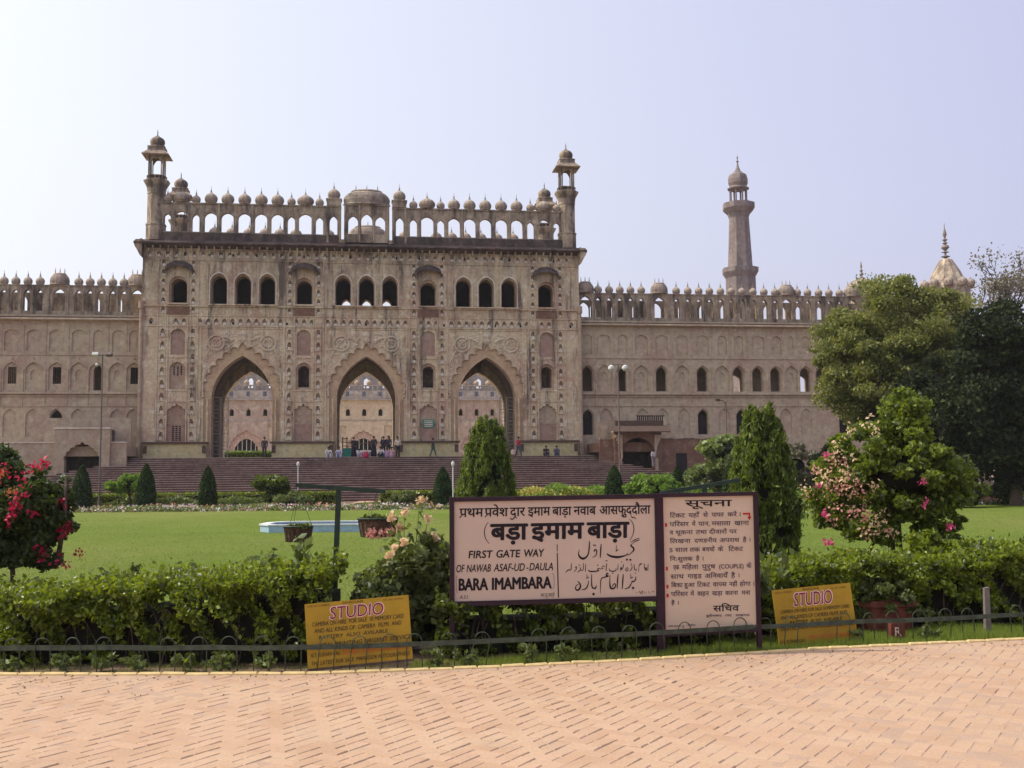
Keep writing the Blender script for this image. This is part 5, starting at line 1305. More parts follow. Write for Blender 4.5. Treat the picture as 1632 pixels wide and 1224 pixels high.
# ------------------------------------------------------------------ T posts with hanging baskets
def basket(loc, rw_, h, label, seed, flowers=None):
    t_ = empty('hanging_basket', loc, 0, label, 'hanging basket', 'coir baskets hung from the T posts')
    mb = MB().lathe([(rw_ * .80, 0), (rw_ * .88, .01), (rw_, h), (rw_ * .9, h), (rw_ * .86, h - .03)], n=18, sy=.8)
    for k in range(18):
        a = 2 * math.pi * k / 18; mb.tube([(rw_ * .86 * math.cos(a), rw_ * .7 * math.sin(a), 0), (rw_ * 1.02 * math.cos(a), rw_ * .82 * math.sin(a), h)], .006, 4)
    mb.build('basket', 'wicker', t_)
    mb = MB(); mb.tube([(rw_ * 1.03 * math.cos(a * math.pi / 10), rw_ * .83 * math.sin(a * math.pi / 10), h) for a in range(21)], .010, 5)
    for k in range(3):
        a = 2 * math.pi * k / 3; mb.tube([(rw_ * math.cos(a), rw_ * .8 * math.sin(a), h), (0, 0, 1.60 - loc[2])], .0022, 4)
    mb.build('hanger', 'green_metal', t_)
    leaves('leaves', clumps(seed, (0, 0, h - .01), (rw_ * .9, rw_ * .7, .03), 12, .04, 30), .03, 'hedge2', t_, seed)
    if flowers:
        rg = random.Random(seed); leaves('blossom', np.array([(rg.choice([-.03, .12]) + rg.gauss(0, .03), -.17 + rg.gauss(0, .02), .05 + rg.gauss(0, .025)) for _ in range(70)]), .035, flowers, t_, seed + 1)
def tpost(x_, y_, zt, xl, xr, zl, zr, lean, label):
    t_ = empty('basket_post', (x_, y_, 0), 0, label, 'post', 'green T posts')
    mb = MB(); mb.add([(-.026 , -.02, -.02), (.026, -.02, -.02), (.026, .02, -.02), (-.026, .02, -.02), (lean - .026, -.02, zt - .022), (lean + .026, -.02, zt - .022), (lean + .026, .02, zt - .022), (lean - .026, .02, zt - .022)],
        [(0, 1, 5, 4), (1, 2, 6, 5), (2, 3, 7, 6), (3, 0, 4, 7), (4, 5, 6, 7)]); mb.build('post', 'green_metal', t_)
    mb = MB(); mb.add([(xl, -.022, zl - .022), (xr, -.022, zr - .022), (xr, .022, zr - .022), (xl, .022, zl - .022), (xl, -.022, zl + .022), (xr, -.022, zr + .022), (xr, .022, zr + .022), (xl, .022, zl + .022)],
        [(0, 3, 2, 1), (4, 5, 6, 7), (0, 1, 5, 4), (1, 2, 6, 5), (2, 3, 7, 6), (3, 0, 4, 7)]); mb.build('crossbar', 'green_metal', t_)
tpost(-1.90, 11.35, 1.615, -.40, .55, 1.65, 1.575, .055, 'dark green T post rising from the hedge above the studio board')
basket((-2.27, 11.35, 1.055), .148, .16, 'coir basket under the left end of the T post bar', 601)
basket((-1.43, 11.35, 1.10), .205, .19, 'larger coir basket with pink blossom under the right end of the T post bar', 602, 'f_pink')
tpost(2.08, 11.8, 1.60, -.46, .42, 1.52, 1.66, .03, 'dark green T post mostly hidden behind the notice board')

# ------------------------------------------------------------------ planter, marker stone, stake
t_ = empty('planter', (4.05, 11.95, 0), 0, 'red terracotta planter trough in the hedge right of the second studio board', 'planter')
MB().lathe([(.30, 0), (.34, .02), (.38, .26), (.42, .27), (.42, .33), (.36, .33)], n=20, sy=.55).build('trough', 'pot', t_)
leaves('leaves', clumps(610, (0, -.12, .30), (.48, .2, .28), 34, .08, 60), .04, 'rose', t_, 610)
t_ = empty('marker_stone', (3.98, 11.28, 0), R(4), 'small pinkish marker stone bearing the letter R behind the fence', 'marker stone')
MB().box(-.075, .075, -.04, .04, -.02, .17).box(-.06, .06, -.03, .03, .1702, .19).build('stone', 'pot', t_)
MARK_R = t_
t_ = empty('stone_post', (5.0, 11.45, 0), 0, 'grey stone stake standing in the grass in front of the right hedge', 'post')
mb = MB(); mb.add([(-.03, -.03, -.05), (.03, -.03, -.05), (.03, .03, -.05), (-.03, .03, -.05), (-.022, -.025, .50), (.03, -.025, .51), (.028, .025, .51), (-.02, .025, .50)], [(0, 1, 5, 4), (1, 2, 6, 5), (2, 3, 7, 6), (3, 0, 4, 7), (4, 5, 6, 7)]); mb.build('stake', 'stone', t_)

# dry leaves and grit blown along the kerb
rg = np.random.default_rng(640); n = 420; x = rg.uniform(-6, 6, n); yy = np.interp(x, KX, KY) - .08 - rg.exponential(.30, n)
o = leaves('fallen_leaves', np.stack([x, yy, np.full(n, .016)], 1), .017, 'dryleaf', None, 641); tag(o, kind='stuff'); o.scale.z = .6
# ------------------------------------------------------------------ lettering
def text_geo(s, bold=0.0, shear=0.0):
    d = bpy.data.curves.new('t', 'FONT'); d.body = s; d.size = 1; d.offset = bold; d.shear = shear; d.resolution_u = 3
    o = bpy.data.objects.new('t', d); col.objects.link(o)
    dg = bpy.context.evaluated_depsgraph_get(); dg.update()
    me = bpy.data.meshes.new_from_object(o.evaluated_get(dg))
    vs = [v.co.copy() for v in me.vertices]; fs = [tuple(p.vertices) for p in me.polygons]
    bpy.data.objects.remove(o); bpy.data.curves.remove(d); bpy.data.meshes.remove(me)
    return vs, fs
def _ext(s):
    vs, _ = text_geo(s); return min(v.y for v in vs), max(v.y for v in vs)
DEV = _ext('न'); LAT = _ext('H')
class Face:
    """a sign face: c = outline corners as seen (tl,tr,br,bl) with their places (x,z) on the board; maps writing onto it"""
    def __init__(s, seen, real): s.p = [np.array(q, float) for q in seen]; s.r = [np.array(q, float) for q in real]
    def uv(s, x, y):
        tl, tr, br, bl = s.p; u = v = .5; P = np.array([x, y])
        for _ in range(8):
            f = tl * (1 - u) * (1 - v) + tr * u * (1 - v) + br * u * v + bl * (1 - u) * v - P
            du = (tr - tl) * (1 - v) + (br - bl) * v; dv = (bl - tl) * (1 - u) + (br - tr) * u
            J = np.array([du, dv]).T; d = np.linalg.solve(J, f); u -= d[0]; v -= d[1]
        tl, tr, br, bl = s.r
        q = tl * (1 - u) * (1 - v) + tr * u * (1 - v) + br * u * v + bl * (1 - u) * v
        return Vector((q[0], q[1]))
def write(mb, face, s, x0, x1, ytop, ybase, slope=0.0, bold=0.0, shear=0.0, y=0.0, dev=None):
    """fit a word between x0 and x1, its head line at ytop and its foot at ybase"""
    if dev is None: dev = any('\u0900' <= ch <= '\u097f' for ch in s)
    ref = DEV if dev else LAT
    vs, fs = text_geo(s, 0.0, shear)
    if not vs: return
    mx0 = min(v.x for v in vs); mx1 = max(v.x for v in vs)
    vv_ = []
    for v in vs:
        fx = (v.x - mx0) / max(1e-6, mx1 - mx0); fz = (v.y - ref[0]) / (ref[1] - ref[0])
        px = x0 + (x1 - x0) * fx; py = ybase + (ytop - ybase) * fz + slope * (px - x0)
        q = face.uv(px, py); vv_.append((q.x, y, q.y))
    hgt = abs(ybase - ytop) * abs(face.r[0][1] - face.r[3][1]) / abs(face.p[0][1] - face.p[3][1]); bo = bold * hgt
    offs = [(0, 0)] if bold < .002 else [(0, 0), (bo, 0), (-bo, 0), (0, bo * .8), (0, -bo * .8), (bo * .7, bo * .6), (-bo * .7, bo * .6), (bo * .7, -bo * .6), (-bo * .7, -bo * .6)]
    for k, (ox, oz) in enumerate(offs): mb.add([(x + ox, y_ - .00012 * k, z + oz) for x, y_, z in vv_], fs)
def stroke(mb, face, pts, y=0.0, org=(0, 0), sc_=1.0):
    """brush stroke through (x, y, width) points"""
    P = [(org[0] + p[0] / sc_, org[1] + p[1] / sc_, p[2] / sc_) for p in pts]
    # resample smoothly
    Q = []
    for i in range(len(P) - 1):
        p0 = P[max(i - 1, 0)]; p1 = P[i]; p2 = P[i + 1]; p3 = P[min(i + 2, len(P) - 1)]
        for k in range(5):
            t_ = k / 5
            Q.append(tuple(.5 * ((2 * p1[j]) + (-p0[j] + p2[j]) * t_ + (2 * p0[j] - 5 * p1[j] + 4 * p2[j] - p3[j]) * t_ ** 2 + (-p0[j] + 3 * p1[j] - 3 * p2[j] + p3[j]) * t_ ** 3) for j in range(3)))
    Q.append(P[-1]); vs = []; fs = []
    for i, q in enumerate(Q):
        a = Q[max(i - 1, 0)]; b_ = Q[min(i + 1, len(Q) - 1)]; dx, dy = b_[0] - a[0], b_[1] - a[1]; L = math.hypot(dx, dy) or 1
        nx, ny = -dy / L, dx / L; h = max(.15, q[2]) / 2
        for s_ in (1, -1):
            r_ = face.uv(q[0] + nx * h * s_, q[1] + ny * h * s_); vs.append((r_.x, y - .00003 * (i % 7), r_.y))
    for i in range(len(Q) - 1): fs.append((2 * i, 2 * i + 1, 2 * i + 3, 2 * i + 2))
    mb.add(vs, fs)
def dot(mb, face, x, y_, r, org=(0, 0), sc_=1.0, y=0.0):
    vs = []
    for k in range(10):
        a = 2 * math.pi * k / 10; q = face.uv(org[0] + (x + r * math.cos(a)) / sc_, org[1] + (y_ + r * math.sin(a)) / sc_); vs.append((q.x, y, q.y))
    mb.add(vs, [tuple(range(10))])

# ------------------------------------------------------------------ the twin sign stand
sign = empty('sign_stand', (-.584, 10.35, 0), R(6), 'dark maroon two-part sign stand naming the gateway and listing visitor rules', 'sign')
A1 = [(.016, 1.485), (1.985, 1.496), (1.985, .547), (.016, .535)]
A2 = [(2.070, 1.505), (2.985, 1.513), (2.985, .228), (2.070, .200)]
F1 = Face([(722.6, 799.4), (1038.3, 794.2), (1041.5, 946.9), (724.2, 955.3)], A1)
F2 = Face([(1053.4, 792.3), (1199.0, 789.3), (1202.0, 994.4), (1057.4, 1002.3)], A2)
def slab(mb, c, y0, y1):
    mb.add([(x, y0, z) for x, z in c] + [(x, y1, z) for x, z in c], [(3, 2, 1, 0), (4, 5, 6, 7), (0, 1, 5, 4), (1, 2, 6, 5), (2, 3, 7, 6), (3, 0, 4, 7)]); return mb
b1 = slab(MB(), A1, 0, .012).build('board', 'board', sign)
b2_ = slab(MB(), A2, 0, .012).build('board', 'board2', sign)
for a, b_, zt in ((-.030, .014, 1.53), (1.988, 2.067, 1.545), (2.988, 3.03, 1.55)):
    MB().box(a, b_, -.022, .03, -.03, zt).build('post', 'maroon', sign)
mb = MB(); slab(mb, [(.0142, 1.528), (1.9878, 1.540), (1.9878, 1.4965), (.0142, 1.4855)], -.020, .028); slab(mb, [(2.0672, 1.546), (2.9878, 1.550), (2.9878, 1.5135), (2.0672, 1.5055)], -.020, .028); mb.build('top_rail', 'maroon', sign)
mb = MB(); slab(mb, [(.0142, .5345), (1.9878, .5465), (1.9878, .500), (.0142, .492)], -.020, .028); slab(mb, [(2.0672, .1995), (2.9878, .2275), (2.9878, .182), (2.0672, .155)], -.020, .028); mb.build('bottom_rail', 'maroon', sign)
mb = MB(); mb.box(2.0672, 2.0715, -.012, -.001, .21, 1.49); mb.build('red_edging', 'signred', sign)
Y = -.0025
mb = MB()
s_ = -.0165
for w_, a, b_ in (('पथम', 731, 768), ('पवेश', 770, 806.5), ('दार', 809.6, 833), ('इमाम', 837.7, 872.6), ('बाड़ा', 876, 906), ('नवाब', 909.7, 945), ('आसफ़ुददौला', 951, 1032)):
    write(mb, F1, w_, a, b_, 810.3 - .0165 * (a - 731), 823.2 - .0175 * (a - 731), s_, bold=.028, y=Y)
O2 = dict(org=(720, 790), sc_=9.6, y=Y - .0005)
stroke(mb, F1, [(160, 268, 12), (135, 300, 15), (105, 335, 13)], **O2); stroke(mb, F1, [(532, 265, 12), (508, 295, 15), (482, 325, 13)], **O2)
stroke(mb, F1, [(868, 330, 10), (872, 350, 16), (905, 350, 18), (935, 315, 16), (960, 345, 8)], **O2)
stroke(mb, F1, [(2700, 300, 10), (2715, 330, 14), (2750, 325, 12), (2770, 355, 8)], **O2)
for w_, a, b_ in (('बड़ा', 780, 836.7), ('इमाम', 843.4, 925.3), ('बाड़ा', 931.6, 997.2)):
    write(mb, F1, w_, a, b_, 835.4 - .0165 * (a - 780), 858.9 - .0180 * (a - 780), -.0165, bold=.062, y=Y)
stroke(mb, F1, [(535, 398, 7), (492, 470, 10), (478, 560, 12), (500, 650, 10), (550, 720, 7)], **O2)
stroke(mb, F1, [(2675, 350, 7), (2722, 410, 10), (2742, 500, 12), (2725, 590, 10), (2680, 672, 7)], **O2)
for w_, a, b_ in (('FIRST', 745.5, 783), ('GATE', 788.8, 825.7), ('WAY', 832, 863.2)):
    write(mb, F1, w_, a, b_, 876.6 - .024 * (a - 745), 887.9 - .024 * (a - 745), -.022, bold=.030, shear=.12, y=Y)
for w_, a, b_ in (('OF', 726.8, 739.6), ('NAWAB', 742.6, 780), ('ASAF-UD', 784.5, 833), ('-', 836, 838.6), ('DAULA', 840.3, 877.3)):
    write(mb, F1, w_, a, b_, 898.3 - .024 * (a - 727), 909.8 - .024 * (a - 727), -.022, bold=.014, shear=.22, y=Y, dev=False)
for w_, a, b_ in (('BARA', 731, 775.3), ('IMAMBARA', 782.5, 874.7)):
    write(mb, F1, w_, a, b_, 920.2 - .0235 * (a - 731), 938.0 - .0275 * (a - 731), -.025, bold=.050, y=Y)
O4 = dict(org=(720, 860), sc_=9.6, y=Y)
stroke(mb, F1, [(85, 540, 4), (66, 550, 4), (68, 750, 4), (95, 778, 4)], **O4); stroke(mb, F1, [(1490, 500, 4), (1522, 520, 5), (1525, 690, 5), (1490, 735, 4)], **O4)
write(mb, F1, 'A.S.I.', 731.5, 745.5, 945.5, 950.8, -.02, shear=.3, y=Y); write(mb, F1, 'भा.पु.सर्वे', 858, 880, 943, 948.2, -.02, y=Y)
stroke(mb, F1, [(35, 155, 12), (38, 260, 10)], org=(880, 850), sc_=9.6, y=Y); stroke(mb, F1, [(38, 285, 14), (48, 620, 16), (58, 950, 17)], org=(880, 850), sc_=9.6, y=Y)
U = dict(org=(880, 850), sc_=9.6, y=Y)
ur = [
 [(527, 105, 10), (524, 190, 20), (512, 290, 18), (480, 345, 24), (430, 370, 34), (380, 345, 28), (360, 290, 14), (374, 232, 5)],
 [(598, 268, 16), (608, 238, 18), (634, 246, 18), (636, 292, 16), (615, 330, 12), (570, 355, 6)],
 [(585, 158, 8), (592, 176, 9), (604, 164, 8), (612, 180, 9), (626, 160, 7)],
 [(706, 152, 12), (698, 240, 20), (690, 356, 14)],
 [(1150, 132, 5), (1210, 92, 12), (1290, 62, 8)], [(1178, 146, 6), (1235, 108, 14), (1296, 88, 8)],
 [(1182, 146, 10), (1160, 178, 20), (1195, 205, 26), (1204, 245, 22), (1165, 285, 12), (1120, 318, 12), (1104, 292, 9), (1080, 322, 16), (960, 348, 34), (850, 332, 30), (790, 296, 14)],
 [(940, 168, 7), (934, 250, 8)], [(934, 250, 9), (965, 236, 12), (925, 264, 8)],
 [(1426, 452, 10), (1420, 550, 12)], [(1366, 442, 9), (1370, 510, 12), (1392, 545, 18), (1398, 505, 12), (1375, 520, 10)],
 [(1332, 444, 9), (1304, 456, 20), (1286, 480, 8), (1280, 570, 8)], [(1210, 455, 9), (1214, 525, 12), (1242, 545, 12), (1240, 520, 7)],
 [(1182, 490, 9), (1168, 530, 13), (1138, 560, 7)], [(1168, 438, 6), (1164, 476, 7), (1182, 470, 7)], [(1110, 500, 9), (1082, 528, 11), (1094, 556, 13), (1120, 532, 9), (1104, 505, 7)],
 [(1046, 452, 9), (1040, 500, 12), (1018, 532, 14), (1000, 516, 14), (1014, 500, 10), (1010, 540, 9), (988, 560, 6)], [(965, 450, 8), (958, 542, 10)],
 [(928, 515, 8), (932, 545, 12), (885, 560, 17), (838, 548, 14), (828, 515, 7)], [(790, 440, 10), (780, 555, 12)], [(768, 408, 8), (785, 402, 12), (808, 404, 7)],
 [(766, 490, 8), (738, 480, 10), (716, 505, 8), (735, 520, 8), (700, 525, 9), (664, 515, 12), (650, 535, 12), (672, 548, 12), (620, 560, 18), (540, 562, 20), (505, 540, 10)],
 [(470, 450, 8), (466, 566, 11)], [(436, 438, 8), (430, 535, 11), (395, 548, 9)], [(378, 498, 8), (392, 535, 13), (345, 575, 9)], [(360, 462, 6), (372, 474, 7), (384, 458, 6)],
 [(310, 508, 10), (326, 490, 12), (326, 530, 12), (290, 568, 6)], [(252, 440, 8), (246, 535, 12), (205, 540, 15), (165, 582, 6)],
 [(1236, 638, 9), (1232, 685, 16), (1198, 716, 18), (1176, 704, 12), (1172, 730, 12), (1130, 800, 18), (1062, 824, 7)], [(1158, 600, 7), (1160, 662, 9)], [(1160, 662, 9), (1192, 645, 12), (1150, 672, 7)],
 [(1044, 602, 12), (1036, 700, 20), (1030, 822, 13)], [(966, 602, 12), (956, 700, 20), (950, 816, 12)],
 [(842, 618, 9), (838, 720, 15), (852, 808, 28), (905, 812, 22), (928, 765, 16), (905, 745, 14), (872, 788, 12)],
 [(818, 606, 12), (800, 588, 18), (784, 618, 22), (815, 632, 20), (770, 645, 18), (712, 668, 14), (697, 740, 13), (694, 900, 6)],
 [(562, 600, 9), (560, 720, 16), (572, 800, 20), (618, 812, 22), (632, 765, 8)], [(516, 700, 9), (498, 780, 17), (462, 825, 18), (408, 834, 7)], [(486, 606, 7), (490, 662, 9)], [(490, 662, 9), (520, 645, 12), (478, 672, 7)],
 [(346, 708, 10), (382, 745, 20), (388, 800, 24), (350, 842, 24), (316, 820, 18), (330, 772, 12), (362, 756, 10)],
 [(1238, 880, 5), (1262, 878, 6)], [(1290, 850, 6), (1310, 890, 9), (1340, 850, 7), (1335, 910, 6)], [(1370, 860, 5), (1375, 885, 6), (1400, 880, 5)], [(1430, 850, 5), (1440, 885, 6), (1470, 880, 5)], [(1480, 855, 6), (1495, 870, 8), (1520, 850, 5)]]
for st in ur: stroke(mb, F1, st, **U)
for x_, y_, r_ in ((1100, 385, 16), (1152, 388, 16), (1018, 420, 9), (882, 592, 10), (652, 468, 10), (1230, 588, 9), (1195, 808, 19), (590, 900, 20)): dot(mb, F1, x_, y_, r_, (880, 850), 9.6, Y)
mb.build('lettering', 'ink', b1)
# notice board text
mb = MB()
def row(words, org_y, yt, yb):
    for w_, a, b_ in words:
        x0 = 1050 + a / 10.2; x1 = 1050 + b_ / 10.2
        write(mb, F2, w_, x0, x1, org_y + yt / 10.2 - .02 * (x0 - 1065), org_y + yb / 10.2 - .02 * (x0 - 1065), -.02, y=Y, bold=.022)
row([('िटकट', 150, 400), ('यहाँ', 455, 635), ('से', 695, 775), ('पापत', 835, 1035), ('करें', 1095, 1250), ('।', 1300, 1308)], 780, 388, 450)
row([('पिरसर', 145, 460), ('में', 510, 570), ('पान,', 615, 800), ('मसाला', 835, 1145), ('खाना', 1205, 1450)], 780, 528, 592)
row([('व', 150, 205), ('थूकना', 245, 525), ('तथा', 570, 755), ('दीवारों', 790, 1085), ('पर', 1120, 1245)], 780, 662, 722)
row([('िलखना', 150, 485), ('दणडनीय', 550, 915), ('अपराध', 960, 1285), ('है', 1345, 1405), ('।', 1458, 1466)], 780, 800, 860)
row([('5', 140, 195), ('साल', 235, 440), ('तक', 470, 640), ('बचचों', 675, 880), ('के', 930, 1020), ('िटकट', 1105, 1350)], 780, 940, 1002)
row([('िनःशुलक', 150, 520), ('है', 575, 630), ('।', 684, 692)], 780, 1085, 1145)
row([('एक', 205, 300), ('मिहला', 345, 610), ('पुरुष', 670, 890), ('(COUPLE)', 950, 1350), ('के', 1400, 1480)], 890, 92, 158)
row([('साथ', 160, 375), ('गाइड', 435, 665), ('अिनवायँ', 715, 1095), ('है', 1145, 1210), ('।', 1270, 1278)], 890, 240, 305)
row([('िबका', 170, 355), ('हुआ', 380, 550), ('िटकट', 590, 800), ('वापस', 845, 1070), ('नहीं', 1110, 1245), ('होगा', 1285, 1465), ('।', 1510, 1518)], 890, 378, 440)
row([('पिरसर', 165, 440), ('में', 480, 540), ('वाहन', 590, 780), ('खड़ा', 830, 1000), ('करना', 1045, 1255), ('मना', 1315, 1455)], 890, 518, 582)
row([('है', 170, 225), ('।', 280, 288)], 890, 660, 715)
row([('हुसैनाबाद', 735, 990), ('टसट', 1040, 1150), ('लखनऊ', 1210, 1440)], 890, 888, 918)
row([('सवँ सूचना', 120, 330)], 890, 1045, 1065); row([('आदेश', 420, 560)], 890, 1035, 1055)
mb.build('small_lettering', 'ink2', b2_)
mb = MB()
write(mb, F2, 'सूचना', 1089.2, 1164.7, 797.2, 806.8, -.012, bold=.03, y=Y); write(mb, F2, 'सिचव', 1133, 1174.5, 962, 970.5, -.02, bold=.03, y=Y)
stroke(mb, F2, [(355, 1040, 12), (362, 1085, 14)], org=(1050, 890), sc_=10.2, y=Y)
mb.build('lettering', 'ink', b2_)
mb = MB()
for a, b_, c_, d_, oy in ((70, 105, 537, 597, 780), (84, 116, 113, 172, 890), (92, 126, 400, 457, 890), (92, 130, 542, 600, 890)):
    stroke(mb, F2, [((a + b_) / 2, c_, b_ - a), ((a + b_) / 2, d_, b_ - a)], org=(1050, oy), sc_=10.2, y=Y)
stroke(mb, F2, [(1348, 388, 28), (1472, 384, 30)], org=(1050, 780), sc_=10.2, y=Y); stroke(mb, F2, [(1458, 396, 26), (1458, 440, 26)], org=(1050, 780), sc_=10.2, y=Y - .0003)
stroke(mb, F2, [(1456, 436, 72), (1458, 488, 3)], org=(1050, 780), sc_=10.2, y=Y - .0006)
mb.build('red_arrow', 'signred', b2_)

# ------------------------------------------------------------------ yellow studio boards
def studio(loc, w_, h, rot, lean, yaw, label, seen, rows, studio_box, small, red, bottom=True):
    t_ = empty('studio_board', loc, yaw, label, 'sign board', 'yellow photo studio boards leaning behind the fence')
    t_.rotation_euler = (lean, -rot, yaw)
    MB().box(0, w_, 0, .008, 0, h).build('board', 'yellow', t_)
    f = Face(seen, [(0, h), (w_, h), (w_, 0), (0, 0)])
    MB().box(-.006, w_ + .006, -.004, -.0005, -.016, .006).build('bottom_batten', 'darkcap', t_)
    sl = (seen[1][1] - seen[0][1]) / (seen[1][0] - seen[0][0])
    mb = MB(); x0, x1, yt, yb = studio_box; write(mb, f, 'STUDIO', x0, x1, yt, yb, sl, bold=.055, y=-.0022); mb.build('letter_outline', 'outline', t_)
    mb = MB(); write(mb, f, 'STUDIO', x0 + .6, x1 - .6, yt + .4, yb - .4, sl, bold=.006, y=-.0042); mb.build('lettering', 'magenta', t_)
    mb = MB()
    for s_, a, b_, y0, y1 in rows: write(mb, f, s_, a, b_, y0, y1, sl, bold=.006, y=-.0022)
    for s_, a, b_, y0, y1 in small: write(mb, f, s_, a, b_, y0, y1, sl, y=-.0022)
    mb.build('small_lettering', 'faded', t_)
    mb = MB()
    for s_, a, b_, y0, y1 in red: write(mb, f, s_, a, b_, y0, y1, sl, bold=.008, y=-.0022)
    mb.build('red_lettering', 'orange', t_)
def z7m(L): return [(s_, 480 + a / 9.07, 480 + b_ / 9.07, 955 + y0 / 9.07, 955 + y1 / 9.07) for s_, a, b_, y0, y1 in L]
studio((-1.845, 9.705, .022), .937, .575, .068, R(-7), R(7), 'yellow STUDIO board with a magenta heading, leaning behind the fence left of the main sign',
    [(483.5, 975.5), (645.5, 960.5), (657.5, 1061.5), (492.5, 1074.5)],
    z7m([('CAMERA ON HIRE  FOR SALE  10 MEMORY CARD', 150, 1450, 440, 498), ('AND ALL KINDS OF  CAMERA  FILMS  AND', 185, 1420, 530, 588), ('BATTERY  ALSO  AVILABLE', 255, 1230, 622, 672), ('DIGITAL PRINTING URGENT SERVICE', 150, 1565, 742, 800),
         ('N.T. KUSHAN KALI', 150, 560, 868, 922), ('THE LATEST FOR SALE  MANSOOR FOTOGRAPHERS', 160, 1560, 978, 1032)]),
    (523.5, 607.5, 979.6, 998.8), z7m([('MOB. NO. 9335006077', 75, 385, 208, 232), ('SHADAB', 565, 855, 150, 182), ('TEL. NO. 2224900', 1140, 1420, 118, 138)]),
    z7m([('TOURIST', 590, 850, 815, 890), ('PHOTOGRAPHERS', 880, 1510, 792, 862)]))
def z8m(L): return [(s_, 1215 + a / 10.2, 1215 + b_ / 10.2, 930 + y0 / 10.2, 930 + y1 / 10.2) for s_, a, b_, y0, y1 in L]
studio((2.64, 10.80, .005), .872, .56, .056, R(-7), R(13), 'yellow STUDIO board with thin crimson heading, leaning in the shade right of the notice board',
    [(1217.5, 945), (1353.5, 938.5), (1366, 1023), (1231, 1033)],
    z8m([('CAMERA ON HIRE FOR SALE 10 MEMORY CARD', 175, 1395, 475, 528), ('AND ALL KINDS OF CAMERA FILMS AND', 175, 1350, 565, 622), ('BATTERY  ALSO  AVILABLE', 340, 1255, 645, 700), ('DIGITAL PRINTING URGENT SERVICE', 180, 1460, 745, 795), ('N.T. KUSHAN KALI', 180, 600, 945, 1000)]),
    (1255, 1321.5, 951, 971.5), z8m([('MOB. NO. 9335006077', 80, 370, 190, 215), ('SHADAB', 560, 850, 145, 180), ('TEL. NO. 2224900', 1060, 1330, 152, 175)]),
    z8m([('TOURIST', 670, 840, 875, 935), ('PHOTOGRAPHER', 870, 1420, 870, 940)]))
# letter on the marker stone
vs, fs = text_geo('R', .01); mb = MB(); mb.add([(v.x * .13 - .045, -.0425, v.y * .13 + .04) for v in vs], fs); mb.build('lettering', 'outline', MARK_R)
